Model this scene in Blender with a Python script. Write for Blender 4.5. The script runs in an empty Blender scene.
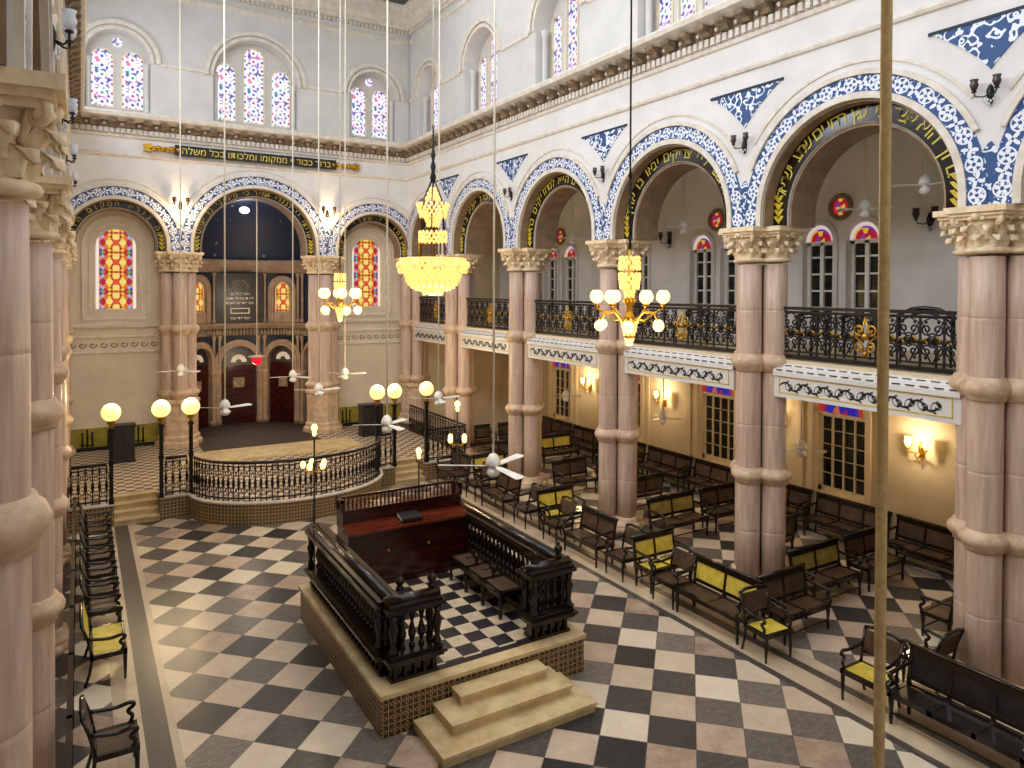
import bpy, math, random
from math import sin, cos, pi, sqrt
from mathutils import Vector, Matrix
random.seed(7)
SC = bpy.context.scene
COL = SC.collection

# ------------------------------------------------------------------ helpers
def s2l(c):
    return tuple(((v/255)/12.92 if v/255 <= .04045 else ((v/255+.055)/1.055)**2.4) for v in c)

class MB:
    """collects faces, links them as one mesh object"""
    def __init__(s):
        s.v = []; s.f = []; s.uv = []; s.sm = []
    def add(s, vs, fs, uvs=None, smooth=False, M=None):
        b = len(s.v)
        if M is not None: vs = [tuple(M @ Vector(p)) for p in vs]
        s.v += [tuple(p) for p in vs]
        s.uv += list(uvs) if uvs else [(0, 0)]*len(vs)
        for f in fs:
            s.f.append(tuple(b+i for i in f)); s.sm.append(smooth)
        return s
    def box(s, x0, x1, y0, y1, z0, z1, M=None):
        v = [(x, y, z) for x in (x0, x1) for y in (y0, y1) for z in (z0, z1)]
        f = [(0, 1, 3, 2), (4, 6, 7, 5), (0, 4, 5, 1), (2, 3, 7, 6), (0, 2, 6, 4), (1, 5, 7, 3)]
        return s.add(v, f, M=M)
    def cbox(s, cx, cy, cz, w, d, h, M=None):
        return s.box(cx-w/2, cx+w/2, cy-d/2, cy+d/2, cz, cz+h, M)
    def lathe(s, prof, cx=0, cy=0, z=0, n=20, smooth=True, M=None, sx=1, sy=1, a0=0, a1=2*pi, cap=True):
        full = abs(a1-a0-2*pi) < 1e-6
        m = n if full else n+1
        v = []; f = []
        for (r, h) in prof:
            for i in range(m):
                a = a0+(a1-a0)*i/n
                v.append((cx+r*cos(a)*sx, cy+r*sin(a)*sy, z+h))
        for j in range(len(prof)-1):
            for i in range(n):
                k = (i+1) % m
                f.append((j*m+i, j*m+k, (j+1)*m+k, (j+1)*m+i))
        if cap and full:
            if prof[0][0] > 1e-4: f.append(tuple(range(m-1, -1, -1)))
            if prof[-1][0] > 1e-4: f.append(tuple((len(prof)-1)*m+i for i in range(m)))
        return s.add(v, f, smooth=smooth, M=M)
    def tube(s, pts, r, n=6, closed=False, smooth=True, M=None, taper=None):
        P = [Vector(p) for p in pts]; v = []; f = []
        k = len(P); up = Vector((0, 0, 1)); px = None
        for i, p in enumerate(P):
            if closed: t = P[(i+1) % k]-P[i-1]
            else: t = P[min(i+1, k-1)]-P[max(i-1, 0)]
            if t.length < 1e-9: t = Vector((0, 0, 1))
            t.normalize()
            if px is None:
                a = up if abs(t.z) < .95 else Vector((1, 0, 0))
                px = t.cross(a).normalized()
            else:
                px = (px-t*px.dot(t))
                if px.length < 1e-6: px = t.orthogonal()
                px.normalize()
            py = t.cross(px)
            rr = r if taper is None else r*taper[i]
            for j in range(n):
                a = 2*pi*j/n
                v.append(tuple(p+px*(cos(a)*rr)+py*(sin(a)*rr)))
        kk = k if closed else k-1
        for i in range(kk):
            for j in range(n):
                a = i*n+j; b = i*n+(j+1) % n; c = ((i+1) % k)*n+(j+1) % n; d = ((i+1) % k)*n+j
                f.append((a, b, c, d))
        if not closed:
            f.append(tuple(range(n-1, -1, -1))); f.append(tuple((k-1)*n+j for j in range(n)))
        return s.add(v, f, smooth=smooth, M=M)
    def sphere(s, c, r, n=12, sz=1, M=None, m=None):
        m = m or max(4, n//2)
        prof = [(r*sin(pi*i/m), -r*sz*cos(pi*i/m)) for i in range(m+1)]
        prof[0] = (0, -r*sz); prof[-1] = (0, r*sz)
        return s.lathe(prof, c[0], c[1], c[2], n, True, M, cap=False)
    def prism(s, poly, fn, d0, d1, M=None):
        """poly in (a,b); fn(a,b,d)->xyz"""
        n = len(poly)
        v = [fn(a, b, d0) for a, b in poly]+[fn(a, b, d1) for a, b in poly]
        f = [tuple(range(n)), tuple(range(2*n-1, n-1, -1))]
        f += [(i, (i+1) % n, n+(i+1) % n, n+i) for i in range(n)]
        uv = [(a, b) for a, b in poly]*2
        return s.add(v, f, uv, M=M)
    def extrude_prof(s, prof, fn, s0, s1):
        """moulding: prof list of (d,z), swept along s from s0..s1; fn(s,d,z)"""
        n = len(prof)
        v = [fn(s0, d, z) for d, z in prof]+[fn(s1, d, z) for d, z in prof]
        f = [(i, (i+1) % n, n+(i+1) % n, n+i) for i in range(n)]+[tuple(range(n-1, -1, -1)), tuple(range(n, 2*n))]
        return s.add(v, f)
    def build(s, name, mat, parent=None, loc=None):
        me = bpy.data.meshes.new(name)
        me.from_pydata(s.v, [], s.f)
        me.polygons.foreach_set('use_smooth', s.sm)
        if any(u != (0, 0) for u in s.uv):
            l = me.uv_layers.new(name='UVMap')
            idx = [0]*len(me.loops); me.loops.foreach_get('vertex_index', idx)
            flat = []
            for i in idx: flat += [s.uv[i][0], s.uv[i][1]]
            l.data.foreach_set('uv', flat)
        me.materials.append(mat)
        me.update()
        # consistent outward normals
        import bmesh
        bm = bmesh.new(); bm.from_mesh(me)
        bmesh.ops.recalc_face_normals(bm, faces=bm.faces); bm.to_mesh(me); bm.free()
        o = bpy.data.objects.new(name, me); COL.objects.link(o)
        if parent is not None: o.parent = parent
        if loc is not None: o.location = loc
        return o

def T(x, y, z, rz=0, sc=1):
    return Matrix.Translation((x, y, z)) @ Matrix.Rotation(rz, 4, 'Z') @ Matrix.Scale(sc, 4)

def thing(name, label, cat, loc=(0, 0, 0), rz=0, group=None):
    o = bpy.data.objects.new(name, None); COL.objects.link(o)
    o.empty_display_size = .2
    o.location = loc; o.rotation_euler = (0, 0, rz)
    o['label'] = label; o['category'] = cat
    if group: o['group'] = group
    return o
def tag(o, label, cat, group=None):
    o['label'] = label; o['category'] = cat
    if group: o['group'] = group
    return o
def struct(o):
    o['kind'] = 'structure'; return o
KIDS = {}
def kids(o): return [c for c in bpy.data.objects if c.parent == o]
def dup(root, loc, rz=None, label=None, group=None, scale=None):
    def rec(o, par):
        c = o.copy(); COL.objects.link(c)
        if par is not None: c.parent = par
        for k in kids_cache(o): rec(k, c)
        return c
    r = rec(root, None)
    r.location = loc
    if rz is not None: r.rotation_euler = (0, 0, rz)
    if scale: r.scale = (scale,)*3
    if label: r['label'] = label
    if group: r['group'] = group
    return r
_kc = {}
def kids_cache(o):
    if o.name not in _kc: _kc[o.name] = kids(o)
    return _kc[o.name]

# ------------------------------------------------------------------ materials
class Nd:
    def __init__(s, nt, sock): s.nt = nt; s.k = sock
    def _b(s, o, op, rev=False):
        n = s.nt.nodes.new('ShaderNodeMath'); n.operation = op
        a, b = (o, s) if rev else (s, o)
        for i, q in enumerate((a, b)):
            if isinstance(q, Nd): s.nt.links.new(q.k, n.inputs[i])
            elif q is not None: n.inputs[i].default_value = q
        return Nd(s.nt, n.outputs[0])
    def __add__(s, o): return s._b(o, 'ADD')
    __radd__ = __add__
    def __sub__(s, o): return s._b(o, 'SUBTRACT')
    def __rsub__(s, o): return s._b(o, 'SUBTRACT', True)
    def __mul__(s, o): return s._b(o, 'MULTIPLY')
    __rmul__ = __mul__
    def __truediv__(s, o): return s._b(o, 'DIVIDE')
    def lt(s, o): return s._b(o, 'LESS_THAN')
    def gt(s, o): return s._b(o, 'GREATER_THAN')
    def mx(s, o): return s._b(o, 'MAXIMUM')
    def mn(s, o): return s._b(o, 'MINIMUM')
    def mod(s, o): return s._b(o, 'FLOORED_MODULO')
    def fl(s): return s._b(None, 'FLOOR')
    def ab(s): return s._b(None, 'ABSOLUTE')
    def sq(s): return s._b(None, 'SQRT')
    def sin(s): return s._b(None, 'SINE')
    def cos(s): return s._b(None, 'COSINE')
    def at2(s, o): return s._b(o, 'ARCTAN2')

def newmat(name):
    m = bpy.data.materials.new(name); m.use_nodes = True
    nt = m.node_tree; b = nt.nodes['Principled BSDF']
    return m, nt, b
def col(c, a=1): 
    r = s2l(c); return (r[0], r[1], r[2], a)
def link(nt, a, b): nt.links.new(a.k if isinstance(a, Nd) else a, b)
def mixc(nt, fac, c1, c2):
    n = nt.nodes.new('ShaderNodeMix'); n.data_type = 'RGBA'
    if isinstance(fac, (int, float)): n.inputs[0].default_value = fac
    else: link(nt, fac, n.inputs[0])
    for i, c in ((6, c1), (7, c2)):
        if isinstance(c, tuple): n.inputs[i].default_value = col(c)
        else: link(nt, c, n.inputs[i])
    return n.outputs[2]
def noise(nt, scale, detail=4, coord=None, stretch=None, rough=.6):
    n = nt.nodes.new('ShaderNodeTexNoise'); n.inputs['Scale'].default_value = scale
    n.inputs['Detail'].default_value = detail; n.inputs['Roughness'].default_value = rough
    if coord is None:
        g = nt.nodes.new('ShaderNodeNewGeometry'); coord = g.outputs['Position']
    if stretch:
        mp = nt.nodes.new('ShaderNodeMapping'); mp.inputs['Scale'].default_value = stretch
        link(nt, coord, mp.inputs['Vector']); coord = mp.outputs[0]
    link(nt, coord, n.inputs['Vector'])
    return Nd(nt, n.outputs['Fac'])
def ramp(nt, fac, stops, const=False):
    r = nt.nodes.new('ShaderNodeValToRGB')
    if const: r.color_ramp.interpolation = 'CONSTANT'
    e = r.color_ramp.elements
    while len(e) < len(stops): e.new(.5)
    for i, (p, c) in enumerate(stops): e[i].position = p; e[i].color = col(c)
    link(nt, fac, r.inputs[0]); return r.outputs[0]
def bump(nt, b, h, strength=.3, dist=.02):
    n = nt.nodes.new('ShaderNodeBump'); n.inputs['Strength'].default_value = strength; n.inputs['Distance'].default_value = dist
    link(nt, h, n.inputs['Height']); nt.links.new(n.outputs[0], b.inputs['Normal'])
def simple(name, c1, c2=None, scale=6, rough=.6, metal=0, stretch=None, bmp=0, emit=None, es=1, lo=.35, hi=.65, spec=None):
    m, nt, b = newmat(name)
    b.inputs['Roughness'].default_value = rough; b.inputs['Metallic'].default_value = metal
    if spec is not None: b.inputs['Specular IOR Level'].default_value = spec
    nz = noise(nt, scale, stretch=stretch)
    out = ramp(nt, nz, [(lo, c1), (hi, c2 or c1)])
    nt.links.new(out, b.inputs['Base Color'])
    if bmp: bump(nt, b, nz, bmp)
    if emit:
        b.inputs['Emission Color'].default_value = col(emit); b.inputs['Emission Strength'].default_value = es
    return m

M_wall = simple('cream_plaster', (228, 226, 224), (218, 215, 212), 1.2, .8)
M_uwall = simple('pale_grey_plaster', (214, 212, 208), (204, 202, 198), 1.2, .8)
M_awall = simple('beige_plaster', (226, 208, 176), (214, 196, 164), 1.5, .8)
M_gwall = simple('gallery_plaster', (240, 236, 232), (230, 226, 222), 1.5, .8)
M_trim = simple('carved_stone_trim', (230, 223, 212), (210, 200, 184), 5, .7, bmp=.15)
M_trimd = simple('carved_stone_brown', (150, 128, 100), (96, 80, 60), 7, .7, bmp=.3)
M_shaft = simple('pink_sandstone', (220, 194, 174), (184, 156, 138), 3.2, .42, stretch=(4, 4, .35), bmp=.05, lo=.3, hi=.7)
M_ring = simple('buff_sandstone', (222, 196, 166), (192, 160, 130), 6, .5, bmp=.1)
M_cap = simple('carved_capital_stone', (248, 230, 196), (224, 198, 160), 8, .6, bmp=.2)
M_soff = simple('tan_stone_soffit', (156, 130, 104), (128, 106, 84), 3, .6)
M_black = simple('black_lacquered_wood', (20, 14, 11), (40, 28, 20), 8, .16, stretch=(1, 1, 3))
M_iron = simple('black_cast_iron', (16, 15, 16), (34, 31, 28), 10, .4, metal=.3)
M_gold = simple('gilded_metal', (212, 168, 60), (180, 132, 40), 9, .3, metal=.9)
M_gilt = simple('yellow_gilding', (226, 204, 60), (190, 160, 40), 9, .5)
M_brass = simple('aged_brass_rod', (238, 212, 152), (216, 186, 124), 30, .3, metal=0)
M_rod = simple('cream_painted_rod', (236, 228, 210), (222, 212, 190), 8, .5)
M_white = simple('white_enamel', (244, 242, 236), (232, 230, 224), 8, .35)
M_letter = simple('gold_leaf_lettering', (228, 214, 90), (206, 186, 60), 8, .5)
M_cream = simple('cream_painted_wood', (236, 222, 190), (220, 204, 170), 6, .5)
M_dkred = simple('dark_red_mahogany', (60, 16, 12), (34, 8, 7), 4, .18, stretch=(.4, 2, 2))
M_mahog = simple('red_mahogany_desk_top', (104, 44, 24), (70, 26, 16), 4, .1, stretch=(.4, 2, 2))
M_step = simple('worn_yellow_stone', (222, 200, 154), (194, 168, 122), 3, .6, bmp=.08)
M_navy = simple('navy_blue_paint', (26, 34, 58), (18, 24, 42), 3, .6)
M_dkpanel = simple('dark_carved_panel', (44, 36, 34), (24, 18, 20), 6, .4, bmp=.3)
M_glassd = simple('dark_window_glass', (38, 44, 44), (24, 28, 28), 2, .12)
M_glow = simple('warm_lit_globe', (255, 236, 170), None, 3, .4, emit=(255, 222, 130), es=1.15)
M_bulb = simple('warm_lit_glass_shade', (255, 230, 160), None, 3, .4, emit=(255, 220, 130), es=2.6)
M_crystal = simple('lit_crystal_beads', (255, 226, 160), (236, 180, 90), 30, .1, emit=(255, 206, 120), es=.85)
M_clearg = simple('clear_glass_shade', (226, 230, 240), (200, 206, 220), 8, .08)
M_redg = simple('red_lamp_glass', (210, 20, 40), (190, 10, 30), 8, .2, emit=(230, 20, 50), es=1.0)
M_ceil = simple('grey_green_ceiling_boards', (96, 98, 92), (76, 78, 74), 3, .7, stretch=(1, 6, 1))
M_cabinet = simple('near_black_cabinet_wood', (24, 22, 28), (36, 32, 36), 6, .4)
M_sconce = simple('smoked_dark_glass', (70, 56, 48), (48, 38, 34), 8, .3)
M_text = simple('off_white_letters', (226, 214, 180), None, 3, .6)

def m_cane(name, c1, c2):
    m, nt, b = newmat(name); b.inputs['Roughness'].default_value = .45
    tc = nt.nodes.new('ShaderNodeTexCoord')
    sp = nt.nodes.new('ShaderNodeSeparateXYZ'); nt.links.new(tc.outputs['Object'], sp.inputs[0])
    x, y, z = [Nd(nt, sp.outputs[i]) for i in range(3)]
    w = ((x*200).sin()*(y*200+z*200).sin()).gt(.1)
    nz = noise(nt, 5)
    c = mixc(nt, w*.25, ramp(nt, nz, [(.35, c1), (.65, c2)]), (60, 44, 20))
    nt.links.new(c, b.inputs['Base Color']); return m
def smooth(P, k=4):
    out = []
    for i in range(len(P)-1):
        p0, p1, p2, p3 = [Vector(P[max(0, min(len(P)-1, i+j))]) for j in (-1, 0, 1, 2)]
        for q in range(k):
            t = q/k
            out.append(tuple(.5*((2*p1)+(p2-p0)*t+(2*p0-5*p1+4*p2-p3)*t*t+(3*p1-p0-3*p2+p3)*t**3)))
    out.append(tuple(P[-1])); return out
M_cane_y = m_cane('yellow_cane_webbing', (244, 222, 92), (214, 186, 66))
M_cane_o = m_cane('olive_cane_webbing', (172, 152, 74), (128, 110, 52))
M_cane_d = m_cane('dark_cane_webbing', (92, 68, 50), (60, 43, 32))

def m_floor():
    m, nt, b = newmat('checkered_marble')
    g = nt.nodes.new('ShaderNodeNewGeometry'); sp = nt.nodes.new('ShaderNodeSeparateXYZ')
    nt.links.new(g.outputs['Position'], sp.inputs[0])
    x, y = Nd(nt, sp.outputs[0]), Nd(nt, sp.outputs[1])
    q = sqrt(.5)/.6314
    dx, dy = x-8.2, y-9.784
    a = (dx-dy)*q; bb = (dx+dy)*(-q)
    ia, ib = a.fl(), bb.fl()
    dark = (ia+ib).mod(2).gt(.5)
    cmb = nt.nodes.new('ShaderNodeCombineXYZ'); link(nt, ia, cmb.inputs[0]); link(nt, ib, cmb.inputs[1])
    wn = nt.nodes.new('ShaderNodeTexWhiteNoise'); wn.noise_dimensions = '2D'; nt.links.new(cmb.outputs[0], wn.inputs['Vector'])
    r = Nd(nt, wn.outputs['Value'])
    n1 = noise(nt, 2.2, 8, rough=.7); n2 = noise(nt, 7, 8, stretch=(1, 3, 1), rough=.75)
    n3 = noise(nt, 9, 6, stretch=(3, 1, 1), rough=.8)
    lightc = ramp(nt, r*.6+n1*.55+n3*.35-.3, [(.1, (146, 122, 106)), (.3, (194, 172, 150)), (.55, (220, 203, 178)), (.85, (238, 226, 204))])
    darkc = ramp(nt, r*.55+n2*.9-.25, [(.15, (42, 42, 44)), (.45, (74, 71, 70)), (.7, (120, 112, 104)), (.9, (158, 144, 130))])
    c = mixc(nt, dark, lightc, darkc)
    # grout
    fa, fb = (a.mod(1)-.5).ab(), (bb.mod(1)-.5).ab()
    gr = fa.mx(fb).gt(.488)
    c = mixc(nt, gr*.5, c, (60, 52, 46))
    # borders
    band = ramp(nt, r*.3+n1*.8-.05, [(.2, (176, 158, 136)), (.7, (208, 190, 160))])
    stripe = ramp(nt, n2, [(.3, (62, 58, 58)), (.7, (96, 88, 82))])
    inb = (x.gt(9.22)*x.lt(10.2)).mx(x.gt(.38)*x.lt(1.12))
    c = mixc(nt, inb, c, band)
    st = (x.gt(9.22)*x.lt(9.36)).mx(x.gt(9.78)*x.lt(9.95)).mx(x.gt(.72)*x.lt(1.02))
    c = mixc(nt, st, c, stripe)
    nt.links.new(c, b.inputs['Base Color'])
    b.inputs['Roughness'].default_value = .28
    return m
M_floor = m_floor()

def m_check(name, size, c1, c2, rough=.3):
    m, nt, b = newmat(name)
    g = nt.nodes.new('ShaderNodeNewGeometry'); sp = nt.nodes.new('ShaderNodeSeparateXYZ')
    nt.links.new(g.outputs['Position'], sp.inputs[0])
    x, y = Nd(nt, sp.outputs[0]), Nd(nt, sp.outputs[1])
    d = ((x/size).fl()+(y/size).fl()).mod(2).gt(.5)
    nz = noise(nt, 6, 6)
    c = mixc(nt, d, ramp(nt, nz, [(.3, c1), (.7, tuple(int(v*.85) for v in c1))]), ramp(nt, nz, [(.3, c2), (.7, tuple(min(255, int(v*1.5)) for v in c2))]))
    nt.links.new(c, b.inputs['Base Color']); b.inputs['Roughness'].default_value = rough
    return m
M_bfloor = m_check('small_checkered_marble', .30, (224, 206, 176), (38, 34, 38))
M_mosaicfloor = m_check('mosaic_platform_floor', .21, (222, 204, 176), (84, 66, 54), .5)
M_dkmat = m_check('dark_striped_matting', .35, (70, 58, 50), (48, 40, 36), .7)

def uvxy(nt):
    tc = nt.nodes.new('ShaderNodeUVMap'); tc.uv_map = 'UVMap'
    sp = nt.nodes.new('ShaderNodeSeparateXYZ'); nt.links.new(tc.outputs[0], sp.inputs[0])
    return Nd(nt, sp.outputs[0]), Nd(nt, sp.outputs[1])

def m_mosaic(name, base, lightc, red, per=.24, vert=True):
    """painted tile pattern: rosettes in squares, world position based"""
    m, nt, b = newmat(name); b.inputs['Roughness'].default_value = .4
    g = nt.nodes.new('ShaderNodeNewGeometry'); sp = nt.nodes.new('ShaderNodeSeparateXYZ')
    nt.links.new(g.outputs['Position'], sp.inputs[0])
    x, y, z = [Nd(nt, sp.outputs[i]) for i in range(3)]
    u = (x+y)/per; v = z/per
    if not vert:
        cu = y.lt(20.44); ang = (y-20.45).at2(x-5.07)*2.3
        u = (ang*cu+x*(1-cu))/per
    lu, lv = u.mod(1)-.5, v.mod(1)-.5
    r = (lu*lu+lv*lv).sq(); th = lv.at2(lu)
    pet = (th*4).cos()*.1+.3
    c = mixc(nt, r.lt(pet), base, lightc)
    c = mixc(nt, r.lt(pet-.09), c, red)
    c = mixc(nt, r.lt(.09), c, lightc)
    c = mixc(nt, lu.ab().mx(lv.ab()).gt(.46), c, lightc)
    nt.links.new(c, b.inputs['Base Color']); return m
M_mosaic = m_mosaic('patterned_riser_tiles', (58, 40, 28), (176, 150, 102), (104, 34, 24), .178)
M_mosaic2 = m_mosaic('brown_patterned_tiles', (76, 56, 34), (196, 172, 124), (92, 56, 30), .173, False)

def m_blue(name):
    """blue band with white arabesque; uv in metres (along, across centred on 0)"""
    m, nt, b = newmat(name); b.inputs['Roughness'].default_value = .55
    u, v = uvxy(nt)
    per = .46
    lu = (u/per).mod(1)-.5
    lu = lu*per
    r = (lu*lu+v*v).sq(); th = v.at2(lu)
    fl = r.lt((th*5).cos()*.04+.085)
    hole = r.lt(.028)
    lu2 = ((u/per+.5).mod(1)-.5)*per
    r2 = (lu2*lu2+v*v).sq(); th2 = v.at2(lu2)
    lf = r2.lt((th2*4+1.57).cos()*.05+.075)
    hl = r2.lt(.02)
    ring = (r-.115).ab().lt(.012)
    nz = noise(nt, 16, 1).gt(.63)
    w = (fl*(1-hole)).mx(lf*(1-hl)).mx(ring).mx(nz)
    edge = v.ab().gt(.125)
    w = w.mx(edge*0)
    c = mixc(nt, w, (30, 74, 134), (232, 236, 246))
    nt.links.new(c, b.inputs['Base Color']); return m
M_blue = m_blue('blue_and_white_arabesque')

def m_blue2(name):
    m, nt, b = newmat(name); b.inputs['Roughness'].default_value = .55
    u, v = uvxy(nt)
    n1 = noise(nt, 5, 1)
    vo = nt.nodes.new('ShaderNodeTexVoronoi'); vo.inputs['Scale'].default_value = 5.5; vo.inputs['Randomness'].default_value = .55
    uvn = nt.nodes.new('ShaderNodeUVMap'); uvn.uv_map = 'UVMap'; nt.links.new(uvn.outputs[0], vo.inputs['Vector'])
    d = Nd(nt, vo.outputs['Distance'])
    a = (d.gt(.1)*d.lt(.24)).mx(((d+(n1-.5)*1.6)-.44).ab().lt(.1))
    c = mixc(nt, a, (34, 74, 130), (230, 236, 246))
    nt.links.new(c, b.inputs['Base Color']); return m
M_blue2 = m_blue2('blue_and_white_spandrel_scrollwork')

def m_glass1(name, base, dots, inter, strength, per=.3, R=.125):
    """stained glass for the tall lancets: pale discs with coloured hearts"""
    m, nt, b = newmat(name); b.inputs['Roughness'].default_value = .2
    u, v = uvxy(nt)
    iv = (v/per).fl(); lv = ((v/per).mod(1)-.5)*per
    iu = (u/per+.5).fl(); lu = ((u/per+.5).mod(1)-.5)*per
    d = (lu*lu+lv*lv).sq()
    cmb = nt.nodes.new('ShaderNodeCombineXYZ'); link(nt, iv, cmb.inputs[0]); link(nt, iu, cmb.inputs[1])
    oi = nt.nodes.new('ShaderNodeObjectInfo'); link(nt, Nd(nt, oi.outputs['Random'])*50, cmb.inputs[2])
    wn = nt.nodes.new('ShaderNodeTexWhiteNoise'); nt.links.new(cmb.outputs[0], wn.inputs['Vector'])
    dotc = ramp(nt, Nd(nt, wn.outputs['Value']), [(i/len(dots), c) for i, c in enumerate(dots)], True)
    vo = nt.nodes.new('ShaderNodeTexVoronoi'); vo.inputs['Scale'].default_value = 13
    uvn = nt.nodes.new('ShaderNodeUVMap'); uvn.uv_map = 'UVMap'; nt.links.new(uvn.outputs[0], vo.inputs['Vector'])
    sepc = nt.nodes.new('ShaderNodeSeparateColor'); nt.links.new(vo.outputs['Color'], sepc.inputs[0])
    ic = ramp(nt, Nd(nt, sepc.outputs[0]), [(i/len(inter), c) for i, c in enumerate(inter)], True)
    c = mixc(nt, d.lt(R), ic, base)
    c = mixc(nt, d.lt(.045), c, dotc)
    b.inputs['Base Color'].default_value = (.02, .02, .03, 1); nt.links.new(c, b.inputs['Emission Color'])
    b.inputs['Emission Strength'].default_value = strength
    return m
M_sg_up = m_glass1('pale_stained_glass', (236, 236, 252), [(190, 30, 70), (60, 60, 170), (200, 40, 90), (60, 160, 110), (90, 60, 190)],
                   [(240, 240, 250), (226, 210, 240), (110, 60, 150), (220, 120, 160), (236, 236, 250), (90, 170, 130), (60, 80, 180), (244, 240, 240)], 1.0)
def m_glass2(name, strength):
    m, nt, b = newmat(name); b.inputs['Roughness'].default_value = .2
    u, v = uvxy(nt)
    per = .66
    iv = (v/per).fl(); lv = ((v/per).mod(1)-.5)*per
    def dist(cu, cv):
        a, c = u-cu, lv-cv
        return (a*a+c*c).sq()
    dd = dist(.2, 0).mn(dist(-.2, 0)).mn(dist(0, .19)).mn(dist(0, -.19))
    g1, g2 = ((u.ab()*1.0+lv.ab())/.13).fl(), ((u.ab()-lv.ab()*1.0)/.13).fl()
    cg = nt.nodes.new('ShaderNodeCombineXYZ'); link(nt, g1, cg.inputs[0]); link(nt, g2, cg.inputs[1])
    wg = nt.nodes.new('ShaderNodeTexWhiteNoise'); wg.noise_dimensions = '2D'; nt.links.new(cg.outputs[0], wg.inputs['Vector'])
    sepc = wg
    pal = [(190, 24, 40), (240, 200, 40), (60, 70, 150), (236, 130, 140), (200, 30, 60), (230, 110, 30), (150, 190, 230), (120, 170, 50), (170, 20, 60)]
    ic = ramp(nt, Nd(nt, sepc.outputs[0]), [(i/len(pal), c) for i, c in enumerate(pal)], True)
    c = mixc(nt, dd.lt(.105), ic, (252, 222, 120))
    c = mixc(nt, dist(0, 0).lt(.1), c, (230, 80, 30))
    c = mixc(nt, u.ab().gt(.5), c, (252, 236, 216))
    b.inputs['Base Color'].default_value = (.02, .02, .03, 1); nt.links.new(c, b.inputs['Emission Color'])
    b.inputs['Emission Strength'].default_value = strength
    return m
M_sg_side = m_glass2('red_and_yellow_stained_glass', .8)
def m_fan(name, cols, border, strength, R):
    """fanlight: uv centred at the springing"""
    m, nt, b = newmat(name); b.inputs['Roughness'].default_value = .2
    u, v = uvxy(nt)
    r = (u*u+v*v).sq(); th = v.at2(u)
    k = (th*(5/pi)).fl()
    cmb = nt.nodes.new('ShaderNodeCombineXYZ'); link(nt, k, cmb.inputs[0]); link(nt, (r/(R/3)).fl(), cmb.inputs[1])
    wn = nt.nodes.new('ShaderNodeTexWhiteNoise'); wn.noise_dimensions = '2D'; nt.links.new(cmb.outputs[0], wn.inputs['Vector'])
    c = ramp(nt, Nd(nt, wn.outputs['Value']), [(i/len(cols), cc) for i, cc in enumerate(cols)], True)
    c = mixc(nt, r.gt(R*.8), c, border)
    b.inputs['Base Color'].default_value = (.02, .02, .03, 1); nt.links.new(c, b.inputs['Emission Color'])
    b.inputs['Emission Strength'].default_value = strength
    return m
M_fan_g = m_fan('red_fanlight_glass', [(190, 16, 50), (210, 30, 60), (240, 190, 70), (180, 16, 50), (120, 60, 170)], (244, 220, 220), .6, .38)
M_fan_l = m_fan('blue_fanlight_glass', [(50, 40, 200), (70, 50, 210), (180, 30, 90), (40, 30, 180), (220, 120, 60)], (210, 60, 40), .5, .6)

def m_stars():
    m, nt, b = newmat('navy_starred_vault'); b.inputs['Roughness'].default_value = .5
    g = nt.nodes.new('ShaderNodeNewGeometry')
    vo = nt.nodes.new('ShaderNodeTexVoronoi'); vo.inputs['Scale'].default_value = 2.2; vo.inputs['Randomness'].default_value = .15
    nt.links.new(g.outputs['Position'], vo.inputs['Vector'])
    s = Nd(nt, vo.outputs['Distance']).lt(.12)
    c = mixc(nt, s, (22, 30, 54), (120, 118, 112))
    nt.links.new(c, b.inputs['Base Color']); return m
M_stars = m_stars()

def m_dado():
    m, nt, b = newmat('olive_and_yellow_dado_paint'); b.inputs['Roughness'].default_value = .6
    nz = noise(nt, 3)
    nt.links.new(ramp(nt, nz, [(.35, (170, 150, 40)), (.65, (128, 122, 40))]), b.inputs['Base Color']); return m
M_dado = m_dado()
M_bwall = simple('greyish_buff_plaster', (222, 208, 186), (210, 196, 174), 1.5, .8)

# ------------------------------------------------------------------ text
HAS = {}
def text_polys(txt, size, mirror=False):
    """list of (verts2d, faces) for a string, centred on x, baseline 0"""
    cu = bpy.data.curves.new('t', 'FONT'); cu.body = txt; cu.size = size; cu.align_x = 'CENTER'
    cu.fill_mode = 'FRONT'; cu.resolution_u = 2
    o = bpy.data.objects.new('t', cu); COL.objects.link(o)
    dg = bpy.context.evaluated_depsgraph_get(); dg.update()
    me = o.evaluated_get(dg).to_mesh()
    v = [(p.co.x, p.co.y) for p in me.vertices]; f = [tuple(p.vertices) for p in me.polygons]
    o.evaluated_get(dg).to_mesh_clear()
    bpy.data.objects.remove(o); bpy.data.curves.remove(cu)
    return v, f
_gl = {}
def glyph(ch):
    if ch not in _gl: _gl[ch] = text_polys(ch, 1.0)
    return _gl[ch]

# ------------------------------------------------------------------ frames (s along, d into the wall, z)
YB = 26.6
def fR(s, d, z): return (11.20+d, s, z)
def fL(s, d, z): return (-.31-d, s, z)
def fB(s, d, z): return (s, YB+d, z)
S = 4.432; Y0 = 5.266
CY = [Y0+S*i for i in range(-1, 5)]      # clusters along the arcades
ENDY = 27.11
SPR = 7.22

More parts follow.
